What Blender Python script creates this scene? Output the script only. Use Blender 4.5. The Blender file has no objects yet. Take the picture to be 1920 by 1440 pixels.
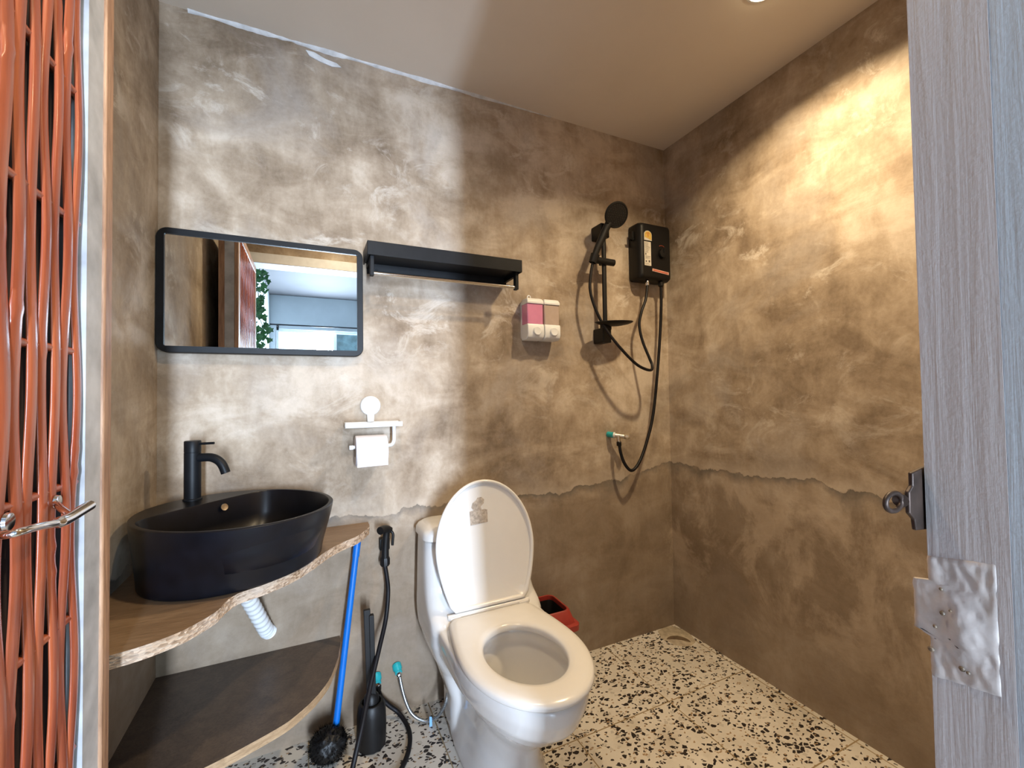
import bpy, bmesh, math, random
from mathutils import Vector, Matrix, noise

PI = math.pi
sc = bpy.context.scene
C = sc.collection

# ------------------------------------------------------------------ camera
F_PX, YAW, PITCH, ROLL = 811.92, 0.43556, 0.024355, -0.014805
CAM_H = 1.1019
cam_d = bpy.data.cameras.new('camera')
cam_d.sensor_fit = 'HORIZONTAL'
cam_d.sensor_width = 36.0
cam_d.lens = F_PX / 1920 * 36.0
cam_d.clip_start = 0.02
cam = bpy.data.objects.new('camera', cam_d)
C.objects.link(cam)
_f = Vector((math.sin(YAW) * math.cos(PITCH), math.cos(YAW) * math.cos(PITCH), math.sin(PITCH)))
_r = Vector((math.cos(YAW), -math.sin(YAW), 0))
_u = _r.cross(_f)
_r2 = _r * math.cos(ROLL) + _u * math.sin(ROLL)
_u2 = -_r * math.sin(ROLL) + _u * math.cos(ROLL)
M = Matrix((( _r2.x, _u2.x, -_f.x), (_r2.y, _u2.y, -_f.y), (_r2.z, _u2.z, -_f.z))).to_4x4()
M.translation = Vector((0, 0, CAM_H))
cam.matrix_world = M
sc.camera = cam

# ------------------------------------------------------------------ world, lights, exposure
sc.view_settings.view_transform = 'Standard'
sc.view_settings.look = 'None'
sc.view_settings.gamma = 1.0
sc.view_settings.use_curve_mapping = False
sc.view_settings.exposure = 0.0
sc.cycles.caustics_reflective = False
sc.cycles.caustics_refractive = False
sc.cycles.max_bounces = 8
sc.cycles.diffuse_bounces = 5
sc.cycles.adaptive_threshold = 0.02
sc.cycles.use_denoising = True
sc.cycles.sample_clamp_indirect = 6.0

W = bpy.data.worlds.new('sky')
sc.world = W
W.use_nodes = True
bg = W.node_tree.nodes['Background']
bg.inputs[0].default_value = (0.62, 0.82, 1.0, 1)
bg.inputs[1].default_value = 7.0

def area(name, loc, rot, sx, sy, power, color, spread=180, shape='RECTANGLE'):
    d = bpy.data.lights.new(name, 'AREA')
    d.shape = shape
    d.size = sx
    if shape in ('RECTANGLE', 'ELLIPSE'):
        d.size_y = sy
    d.energy = power
    d.color = color
    d.spread = math.radians(spread)
    o = bpy.data.objects.new(name, d)
    o.location = loc
    o.rotation_euler = rot
    C.objects.link(o)
    return o

# daylight entering at the bedroom window, seen white in the mirror
area('window_daylight', (0.17, -3.04, 1.0), (PI / 2, 0, 0), 0.20, 1.84, 300.0, (0.66, 0.80, 1.0))
area('window_daylight_wide', (1.15, -3.04, 1.0), (PI / 2, 0, 0), 1.1, 1.84, 60.0, (0.62, 0.82, 1.0))
# recessed downlight of the bathroom
LAMP = (1.200, 0.800)
area('downlight_glow', (LAMP[0], LAMP[1], 2.252), (0, 0, 0), 0.07, 0.07, 15.5, (1.0, 0.78, 0.49), spread=140, shape='DISK')
# second downlight of the same kind, nearer the basin and above the frame of the photograph
LAMP2 = (0.20, 0.62)
area('downlight_glow', (LAMP2[0], LAMP2[1], 2.252), (0, 0, 0), 0.07, 0.07, 8.0, (1.0, 0.80, 0.53), spread=160, shape='DISK')

# ------------------------------------------------------------------ room measures
XL, XR, YB, H = -0.403, 1.563, 1.57, 2.28
YF = 0.14                    # room side of the entry wall

# ------------------------------------------------------------------ helpers
def tag(o, label=None, cat=None, group=None, kind=None):
    if label: o['label'] = label
    if cat: o['category'] = cat
    if group: o['group'] = group
    if kind: o['kind'] = kind
    return o

def thing(name, label, cat, loc=(0, 0, 0), group=None, kind=None):
    o = bpy.data.objects.new(name, None)
    o.empty_display_size = 0.05
    o.location = loc
    C.objects.link(o)
    return tag(o, label, cat, group, kind)

def obj(name, bm, mat, parent=None, smooth=None, bevel=None, seg=2, subsurf=0):
    """bmesh in world coordinates -> one mesh object"""
    bmesh.ops.recalc_face_normals(bm, faces=bm.faces)
    if parent is not None:
        bmesh.ops.translate(bm, verts=bm.verts, vec=-parent_loc(parent))
    me = bpy.data.meshes.new(name)
    bm.to_mesh(me)
    bm.free()
    mats = mat if isinstance(mat, (list, tuple)) else [mat]
    for m in mats:
        me.materials.append(m)
    o = bpy.data.objects.new(name, me)
    C.objects.link(o)
    if parent is not None:
        o.parent = parent
    if smooth is not None:
        for p in me.polygons:
            p.use_smooth = True
        if smooth < 180:
            me.set_sharp_from_angle(angle=math.radians(smooth))
    if bevel:
        b = o.modifiers.new('bevel', 'BEVEL')
        b.width = bevel
        b.segments = seg
        b.limit_method = 'ANGLE'
        b.angle_limit = math.radians(35)
        for p in me.polygons:
            p.use_smooth = True
        me.set_sharp_from_angle(angle=math.radians(35))
        b.harden_normals = False
    if subsurf:
        s = o.modifiers.new('subsurf', 'SUBSURF')
        s.levels = subsurf
        s.render_levels = subsurf
    return o

def parent_loc(p):
    v = Vector(p.location)
    while p.parent is not None:
        p = p.parent
        v = v + Vector(p.location)
    return v

def add_box(bm, x0, x1, y0, y1, z0, z1, mi=0):
    v = [bm.verts.new((x, y, z)) for z in (z0, z1) for y in (y0, y1) for x in (x0, x1)]
    for q in ((0, 1, 3, 2), (4, 6, 7, 5), (0, 4, 5, 1), (1, 5, 7, 3), (3, 7, 6, 2), (2, 6, 4, 0)):
        f = bm.faces.new([v[i] for i in q])
        f.material_index = mi
    return v

def box(*a):
    bm = bmesh.new()
    add_box(bm, *a)
    return bm

def catmull(pts, n=8):
    pts = [Vector(p) for p in pts]
    if len(pts) < 3:
        return pts
    out = []
    P = [pts[0] * 2 - pts[1]] + pts + [pts[-1] * 2 - pts[-2]]
    for i in range(1, len(P) - 2):
        a, b, c, d = P[i - 1], P[i], P[i + 1], P[i + 2]
        for k in range(n):
            t = k / n
            out.append(0.5 * ((2 * b) + (c - a) * t + (2 * a - 5 * b + 4 * c - d) * t * t + (3 * b - a - 3 * c + d) * t ** 3))
    out.append(pts[-1])
    return out

def add_tube(bm, pts, r, seg=14, caps=True, rfun=None, flat=1.0):
    pts = [Vector(p) for p in pts]
    n = len(pts)
    tang = []
    for i in range(n):
        a = pts[max(0, i - 1)]
        b = pts[min(n - 1, i + 1)]
        tang.append((b - a).normalized())
    ref = Vector((0, 0, 1)) if abs(tang[0].z) < 0.9 else Vector((1, 0, 0))
    nrm = (ref - tang[0] * ref.dot(tang[0])).normalized()
    rings = []
    for i in range(n):
        t = tang[i]
        nrm = (nrm - t * nrm.dot(t)).normalized()
        bn = t.cross(nrm)
        rr = rfun(i / (n - 1)) if rfun else r
        rings.append([bm.verts.new(pts[i] + (nrm * math.cos(2 * PI * k / seg) + bn * math.sin(2 * PI * k / seg) * flat) * rr) for k in range(seg)])
    for i in range(n - 1):
        for k in range(seg):
            k2 = (k + 1) % seg
            bm.faces.new((rings[i][k], rings[i][k2], rings[i + 1][k2], rings[i + 1][k]))
    if caps:
        bm.faces.new(rings[0][::-1])
        bm.faces.new(rings[-1])
    return rings

def tube(pts, r, seg=14, smooth_path=0, **k):
    bm = bmesh.new()
    if smooth_path:
        pts = catmull(pts, smooth_path)
    add_tube(bm, pts, r, seg, **k)
    return bm

def add_lathe(bm, prof, org, axis=(0, 0, 1), seg=32, close=True):
    """prof = [(r, h)] along axis"""
    org = Vector(org)
    ax = Vector(axis).normalized()
    ref = Vector((0, 0, 1)) if abs(ax.z) < 0.9 else Vector((1, 0, 0))
    u = (ref - ax * ref.dot(ax)).normalized()
    w = ax.cross(u)
    rings = []
    for r, h in prof:
        if r < 1e-6:
            rings.append([bm.verts.new(org + ax * h)])
        else:
            rings.append([bm.verts.new(org + ax * h + (u * math.cos(2 * PI * k / seg) + w * math.sin(2 * PI * k / seg)) * r) for k in range(seg)])
    for a, b in zip(rings, rings[1:]):
        for k in range(seg):
            k2 = (k + 1) % seg
            if len(a) == 1 and len(b) == 1:
                break
            if len(a) == 1:
                bm.faces.new((a[0], b[k], b[k2]))
            elif len(b) == 1:
                bm.faces.new((a[k], a[k2], b[0]))
            else:
                bm.faces.new((a[k], a[k2], b[k2], b[k]))
    if close:
        if len(rings[0]) > 1: bm.faces.new(rings[0][::-1])
        if len(rings[-1]) > 1: bm.faces.new(rings[-1])

def lathe(prof, org, axis=(0, 0, 1), seg=32, close=True):
    bm = bmesh.new()
    add_lathe(bm, prof, org, axis, seg, close)
    return bm

def add_loft(bm, rings, cap0=True, cap1=True, closed=True):
    vr = [[bm.verts.new(p) for p in r] for r in rings]
    n = len(vr[0])
    for a, b in zip(vr, vr[1:]):
        for k in range(n if closed else n - 1):
            k2 = (k + 1) % n
            bm.faces.new((a[k], a[k2], b[k2], b[k]))
    if cap0: bm.faces.new(vr[0][::-1])
    if cap1: bm.faces.new(vr[-1])
    return vr

def prism(pts, z0, z1):
    bm = bmesh.new()
    add_loft(bm, [[(x, y, z0) for x, y in pts], [(x, y, z1) for x, y in pts]])
    return bm

def round_rect(x0, x1, z0, z1, r, n=6):
    out = []
    for cx, cz, a0 in ((x1 - r, z1 - r, 0), (x0 + r, z1 - r, 90), (x0 + r, z0 + r, 180), (x1 - r, z0 + r, 270)):
        for k in range(n + 1):
            a = math.radians(a0 + 90 * k / n)
            out.append((cx + r * math.cos(a), cz + r * math.sin(a)))
    return out

def slab_xz(pts, y0, y1):
    bm = bmesh.new()
    add_loft(bm, [[(x, y0, z) for x, z in pts], [(x, y1, z) for x, z in pts]])
    return bm

# ------------------------------------------------------------------ materials
def nodes_of(name):
    m = bpy.data.materials.new(name)
    m.use_nodes = True
    nt = m.node_tree
    return m, nt, nt.nodes['Principled BSDF']

class G:
    """tiny node graph helper"""
    def __init__(self, nt): self.nt = nt
    def n(self, t, **kw):
        x = self.nt.nodes.new(t)
        for k, v in kw.items():
            if hasattr(x, k) and not k.startswith('i_'): setattr(x, k, v)
        return x
    def link(self, a, b): self.nt.links.new(a, b)
    def val(self, sock, v):
        if hasattr(v, 'is_output') or isinstance(v, bpy.types.NodeSocket): self.link(v, sock)
        else: sock.default_value = v
    def math(self, op, a, b=0.0, c=0.0, clamp=False):
        x = self.n('ShaderNodeMath', operation=op, use_clamp=clamp)
        self.val(x.inputs[0], a); self.val(x.inputs[1], b); self.val(x.inputs[2], c)
        return x.outputs[0]
    def coord(self, scale=(1, 1, 1), rot=(0, 0, 0), loc=(0, 0, 0)):
        tc = self.n('ShaderNodeTexCoord')
        mp = self.n('ShaderNodeMapping')
        mp.inputs['Scale'].default_value = scale
        mp.inputs['Rotation'].default_value = rot
        mp.inputs['Location'].default_value = loc
        self.link(tc.outputs['Object'], mp.inputs[0])
        return mp.outputs[0]
    def noise(self, vec, scale, detail=4, rough=0.55, dist=0.0):
        x = self.n('ShaderNodeTexNoise')
        self.link(vec, x.inputs['Vector'])
        x.inputs['Scale'].default_value = scale
        x.inputs['Detail'].default_value = detail
        x.inputs['Roughness'].default_value = rough
        x.inputs['Distortion'].default_value = dist
        return x.outputs['Fac']
    def ramp(self, fac, stops, interp='LINEAR'):
        x = self.n('ShaderNodeValToRGB')
        x.color_ramp.interpolation = interp
        e = x.color_ramp.elements
        while len(e) > 1: e.remove(e[-1])
        e[0].position = stops[0][0]
        c = stops[0][1]; e[0].color = (c, c, c, 1) if not isinstance(c, tuple) else (*c, 1)
        for p, c in stops[1:]:
            q = e.new(p); q.color = (c, c, c, 1) if not isinstance(c, tuple) else (*c, 1)
        self.val(x.inputs[0], fac)
        return x.outputs[0]
    def mix(self, fac, a, b, mode='MIX'):
        x = self.n('ShaderNodeMix', data_type='RGBA', blend_type=mode)
        self.val(x.inputs[0], fac)
        for s, v in ((x.inputs[6], a), (x.inputs[7], b)):
            if isinstance(v, tuple): s.default_value = (*v, 1)
            else: self.link(v, s)
        return x.outputs[2]
    def bump(self, h, strength=0.3, dist=0.01):
        x = self.n('ShaderNodeBump')
        x.inputs['Strength'].default_value = strength
        x.inputs['Distance'].default_value = dist
        self.link(h, x.inputs['Height'])
        return x.outputs[0]

def plain(name, col, rough=0.5, metal=0.0, coat=0.0, spec=0.5, vary=0.06, scale=30.0, bump=0.0, **kw):
    m, nt, b = nodes_of(name)
    g = G(nt)
    v = g.coord()
    nz = g.noise(v, scale, 4)
    lo = tuple(max(0, c * (1 - vary)) for c in col)
    hi = tuple(min(1, c * (1 + vary)) for c in col)
    g.link(g.ramp(nz, [(0.3, lo), (0.7, hi)]), b.inputs['Base Color'])
    b.inputs['Roughness'].default_value = rough
    b.inputs['Metallic'].default_value = metal
    b.inputs['Coat Weight'].default_value = coat
    b.inputs['Specular IOR Level'].default_value = spec
    if bump:
        g.link(g.bump(nz, bump, 0.002), b.inputs['Normal'])
    for k, x in kw.items():
        b.inputs[k.replace('_', ' ')].default_value = x
    return m

def concrete():
    m, nt, b = nodes_of('polished_concrete')
    g = G(nt)
    v = g.coord()
    vs = g.coord(scale=(1, 1, 0.28))                      # vertical streaks
    vd = g.coord(scale=(1.0, 1.0, 2.0), rot=(0.5, 0.6, 0.3))
    big = g.noise(v, 1.5, 4, 0.55, 0.5)
    med = g.noise(vd, 3.6, 6, 0.58, 0.9)
    strk = g.noise(vs, 11.0, 6, 0.62, 0.35)
    fine = g.noise(v, 75, 5, 0.7)
    mot = g.noise(g.coord(scale=(1, 1, .75), loc=(2, 9, 4)), 8.5, 9, 0.70, 0.5)
    s = g.math('MULTIPLY', big, 0.36)
    s = g.math('MULTIPLY_ADD', med, 0.26, s)
    s = g.math('MULTIPLY_ADD', mot, 0.22, s)
    s = g.math('MULTIPLY_ADD', strk, 0.16, s)
    col = g.ramp(s, [(0.41, (0.170, 0.118, 0.070)), (0.465, (0.290, 0.220, 0.145)), (0.52, (0.430, 0.345, 0.245)), (0.585, (0.620, 0.535, 0.420))])
    # grey cement breaking through in patches
    gp = g.noise(g.coord(loc=(3, 1, 5)), 2.3, 6, 0.6, 0.6)
    gm = g.ramp(gp, [(0.50, 0.0), (0.66, 0.55)])
    col = g.mix(gm, col, (0.36, 0.325, 0.285))
    # pale trowel strokes, gathered in loose clusters
    tr = g.noise(g.coord(scale=(1.0, 1.0, 1.5), rot=(0.3, 0.5, 0.2), loc=(7, 2, 1)), 5.5, 10, 0.72, 0.9)
    clu = g.ramp(g.noise(g.coord(loc=(1, 8, 3)), 2.4, 3, 0.5), [(0.42, 0.0), (0.60, 1.0)])
    sep = g.n('ShaderNodeSeparateXYZ')
    g.link(v, sep.inputs[0])
    X, Y, Z = sep.outputs
    zr = g.n('ShaderNodeMapRange')
    g.link(Z, zr.inputs[0])
    zr.inputs[1].default_value = 0.75; zr.inputs[2].default_value = 1.6
    zr.inputs[3].default_value = 0.15; zr.inputs[4].default_value = 1.0
    tm = g.ramp(tr, [(0.53, 0.0), (0.585, 0.5), (0.63, 0.9)])
    tm = g.math('MULTIPLY', g.math('MULTIPLY', tm, zr.outputs[0]), clu)
    col = g.mix(tm, col, (0.70, 0.64, 0.54))
    # fine grain
    col = g.mix(0.18, col, g.ramp(fine, [(0.3, (0.2, 0.17, 0.13)), (0.7, (0.52, 0.46, 0.38))]))
    # a ragged construction line runs around the walls about 0.7 m up
    wob = g.noise(g.coord(scale=(1, 1, 0.3)), 2.6, 6, 0.6, 0.6)
    wob2 = g.noise(v, 24, 4, 0.6)
    xr = g.n('ShaderNodeMapRange')
    g.link(X, xr.inputs[0])
    xr.inputs[1].default_value = 1.15; xr.inputs[2].default_value = 1.56
    xr.inputs[3].default_value = 0.0; xr.inputs[4].default_value = 0.075
    w = g.math('SUBTRACT', Z, 0.700)
    w = g.math('SUBTRACT', w, xr.outputs[0])
    w = g.math('MULTIPLY_ADD', g.math('SUBTRACT', wob, 0.5), -0.17, w)
    w = g.math('MULTIPLY_ADD', g.math('SUBTRACT', wob2, 0.5), -0.035, w)
    thick = g.ramp(g.noise(g.coord(scale=(1, 1, 0.5), loc=(5, 5, 5)), 4.5, 5, 0.65, 0.6), [(0.36, 2.6), (0.60, 0.55)])
    wn = g.math('MULTIPLY_ADD', w, 2.5, 0.5)              # 0.5 on the line, 0.4 m -> one unit
    wb = g.math('MULTIPLY_ADD', g.math('MULTIPLY', w, thick), 2.5, 0.5)
    band = g.ramp(wb, [(0.36, 0.0), (0.43, 0.45), (0.485, 0.80), (0.497, 0.88), (0.505, 0.0)])
    band = g.math('MULTIPLY', band, g.ramp(mot, [(0.36, 0.55), (0.52, 1.0)]))
    brk = g.ramp(g.noise(v, 7, 4, 0.6, 0.5), [(0.34, 0.25), (0.48, 1.0)])
    col = g.mix(g.math('MULTIPLY', band, brk), col, (0.125, 0.112, 0.094))
    pale = g.ramp(wn, [(0.497, 0.0), (0.507, 0.50), (0.64, 0.0)])
    col = g.mix(g.math('MULTIPLY', pale, brk), col, (0.50, 0.43, 0.34))
    # below it the plaster is a flatter brown
    low = g.ramp(wn, [(-0.0, 0.62), (0.30, 0.62), (0.40, 0.25), (0.5, 0.0)])
    blot = g.ramp(g.noise(g.coord(scale=(1, 1, .7)), 4.2, 9, 0.70, 0.6), [(0.46, 0.0), (0.56, 1.0)])
    xm = g.n('ShaderNodeMapRange'); g.link(X, xm.inputs[0])
    xm.inputs[1].default_value = 1.50; xm.inputs[2].default_value = 1.56; xm.inputs[3].default_value = 0.25; xm.inputs[4].default_value = 1.0
    blot = g.math('MULTIPLY', blot, xm.outputs[0])
    blot = g.math('MULTIPLY', blot, g.ramp(Z, [(0.08, 0.12), (0.38, 1.0)]))
    lowc = g.mix(blot, (0.205, 0.152, 0.100), (0.43, 0.345, 0.25))
    col = g.mix(low, col, lowc)
    col = g.mix(1.0, col, (0.97, 0.952, 0.975), 'MULTIPLY')
    g.link(col, b.inputs['Base Color'])
    g.link(g.ramp(med, [(0.35, 0.70), (0.6, 0.52)]), b.inputs['Roughness'])
    b.inputs['Specular IOR Level'].default_value = 0.2
    hgt = g.math('MULTIPLY_ADD', fine, 0.15, g.math('MULTIPLY_ADD', tr, 0.6, med))
    hgt = g.math('MULTIPLY_ADD', band, -0.35, hgt)
    g.link(g.bump(hgt, 0.28, 0.005), b.inputs['Normal'])
    return m

def terrazzo():
    m, nt, b = nodes_of('terrazzo_tiles')
    g = G(nt)
    v = g.coord()
    wv = g.n('ShaderNodeTexNoise'); wv.inputs['Scale'].default_value = 90; wv.inputs['Detail'].default_value = 2
    g.link(v, wv.inputs['Vector'])
    off = g.n('ShaderNodeVectorMath', operation='MULTIPLY_ADD')
    g.link(wv.outputs['Color'], off.inputs[0]); off.inputs[1].default_value = (0.004, 0.004, 0); g.link(v, off.inputs[2])
    dirty = g.noise(v, 3.5, 5, 0.6)
    base = g.ramp(dirty, [(0.35, (0.56, 0.515, 0.445)), (0.65, (0.67, 0.625, 0.555))])
    col = base
    bumps = None
    for sc_, thr, size, c, rot in ((56, 0.19, 0.20, (0.020, 0.016, 0.016), 0.5), (98, 0.17, 0.17, (0.035, 0.024, 0.020), 1.7), (120, 0.07, 0.2, (0.34, 0.23, 0.13), 0.9), (62, 0.05, 0.2, (0.50, 0.46, 0.40), 2.4)):
        mp = g.n('ShaderNodeMapping'); g.link(off.outputs[0], mp.inputs[0])
        mp.inputs['Rotation'].default_value = (0, 0, rot)
        mp.inputs['Scale'].default_value = (1, 1.35, 0.001)
        vo = g.n('ShaderNodeTexVoronoi', voronoi_dimensions='2D'); g.link(mp.outputs[0], vo.inputs['Vector'])
        vo.inputs['Scale'].default_value = sc_
        ve = g.n('ShaderNodeTexVoronoi', voronoi_dimensions='2D', feature='DISTANCE_TO_EDGE'); g.link(mp.outputs[0], ve.inputs['Vector'])
        ve.inputs['Scale'].default_value = sc_
        sp = g.n('ShaderNodeSeparateXYZ'); g.link(vo.outputs['Color'], sp.inputs[0])
        pick = g.math('LESS_THAN', sp.outputs[0], thr)
        # varying chip size
        lim = g.math('MULTIPLY_ADD', sp.outputs[1], 0.14, 0.05)
        inn = g.math('GREATER_THAN', ve.outputs['Distance'], lim)
        k = g.math('MULTIPLY', pick, inn)
        col = g.mix(k, col, c)
    # grout on a 0.385 m grid
    sep = g.n('ShaderNodeSeparateXYZ'); g.link(v, sep.inputs[0])
    def grid(s, o):
        a = g.math('SUBTRACT', s, o)
        a = g.math('DIVIDE', a, 0.388)
        a = g.math('SUBTRACT', a, g.math('ROUND', a))
        a = g.math('ABSOLUTE', a)
        return g.math('LESS_THAN', a, 0.0052)
    gr = g.math('MAXIMUM', grid(sep.outputs[0], 1.155), grid(sep.outputs[1], 1.195))
    col = g.mix(gr, col, (0.30, 0.22, 0.12))
    st = g.ramp(g.noise(g.coord(loc=(4, 4, 0)), 5, 5, 0.6), [(0.5, 0.0), (0.75, 0.45)])
    col = g.mix(st, col, (0.42, 0.34, 0.22), 'MULTIPLY')
    g.link(col, b.inputs['Base Color'])
    b.inputs['Roughness'].default_value = 0.38
    g.link(g.bump(g.math('MULTIPLY', gr, -1.0), 0.5, 0.002), b.inputs['Normal'])
    return m

def wood(name, c0, c1, scale=(1, 12, 12), rough=0.5, rot=(0, 0, 0), coat=0.0, edge=False):
    m, nt, b = nodes_of(name)
    g = G(nt)
    v = g.coord(scale=scale, rot=rot)
    a = g.noise(v, 3.0, 6, 0.6, 0.8)
    d = g.noise(v, 16, 5, 0.65, 0.3)
    col = g.ramp(a, [(0.3, c0), (0.7, c1)])
    col = g.mix(g.ramp(d, [(0.45, 0.0), (0.7, 0.5)]), col, tuple(x * 0.5 for x in c0))
    g.link(col, b.inputs['Base Color'])
    b.inputs['Roughness'].default_value = rough
    b.inputs['Coat Weight'].default_value = coat
    g.link(g.bump(d, 0.25, 0.002), b.inputs['Normal'])
    return m

def chipboard():
    m, nt, b = nodes_of('raw_board_edge')
    g = G(nt)
    v = g.coord(scale=(1, 1, 2.2))
    vo = g.n('ShaderNodeTexVoronoi'); g.link(v, vo.inputs['Vector']); vo.inputs['Scale'].default_value = 110
    sp = g.n('ShaderNodeSeparateXYZ'); g.link(vo.outputs['Color'], sp.inputs[0])
    col = g.ramp(sp.outputs[0], [(0.1, (0.22, 0.135, 0.075)), (0.4, (0.38, 0.26, 0.165)), (0.85, (0.50, 0.37, 0.26))])
    n1 = g.noise(g.coord(), 8, 5)
    col = g.mix(g.ramp(n1, [(0.45, 0.0), (0.7, 0.7)]), col, (0.58, 0.47, 0.38))
    g.link(col, b.inputs['Base Color'])
    b.inputs['Roughness'].default_value = 0.8
    g.link(g.bump(vo.outputs['Distance'], 0.6, 0.004), b.inputs['Normal'])
    return m

def ceiling_paint():
    m, nt, b = nodes_of('ceiling_paint')
    g = G(nt)
    v = g.coord()
    a = g.noise(v, 1.6, 5, 0.6)
    f = g.noise(v, 220, 3)
    g.link(g.ramp(a, [(0.3, (0.68, 0.615, 0.535)), (0.7, (0.75, 0.685, 0.60))]), b.inputs['Base Color'])
    b.inputs['Roughness'].default_value = 0.8
    g.link(g.bump(f, 0.15, 0.001), b.inputs['Normal'])
    return m

def painted_timber(name, c0, c1):
    m, nt, b = nodes_of(name)
    g = G(nt)
    v = g.coord(scale=(25, 25, 0.9))
    a = g.noise(v, 5, 6, 0.6, 0.4)
    f = g.noise(g.coord(), 300, 3)
    g.link(g.ramp(a, [(0.3, c0), (0.7, c1)]), b.inputs['Base Color'])
    b.inputs['Roughness'].default_value = 0.5
    g.link(g.bump(g.math('MULTIPLY_ADD', f, 0.3, a), 0.3, 0.002), b.inputs['Normal'])
    return m

def bamboo():
    m, nt, b = nodes_of('orange_lacquered_bamboo')
    g = G(nt)
    v = g.coord(scale=(1, 1, 0.06))
    a = g.noise(v, 60, 6, 0.65, 0.2)
    bl = g.noise(g.coord(), 3.5, 4, 0.6)
    col = g.ramp(a, [(0.28, (0.15, 0.026, 0.012)), (0.5, (0.32, 0.062, 0.024)), (0.72, (0.46, 0.130, 0.050))])
    col = g.mix(g.ramp(bl, [(0.4, 0.0), (0.7, 0.45)]), col, (0.42, 0.122, 0.048))
    g.link(col, b.inputs['Base Color'])
    b.inputs['Roughness'].default_value = 0.34
    b.inputs['Coat Weight'].default_value = 0.5
    b.inputs['Coat Roughness'].default_value = 0.18
    g.link(g.bump(a, 0.3, 0.002), b.inputs['Normal'])
    return m

def emit(name, col, s):
    m, nt, b = nodes_of(name)
    b.inputs['Base Color'].default_value = (*col, 1)
    b.inputs['Emission Color'].default_value = (*col, 1)
    b.inputs['Emission Strength'].default_value = s
    return m

def clear(name, col=(1, 1, 1), rough=0.02, alpha=0.25):
    m, nt, b = nodes_of(name)
    b.inputs['Base Color'].default_value = (*col, 1)
    b.inputs['Roughness'].default_value = rough
    b.inputs['Alpha'].default_value = alpha
    return m

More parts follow.
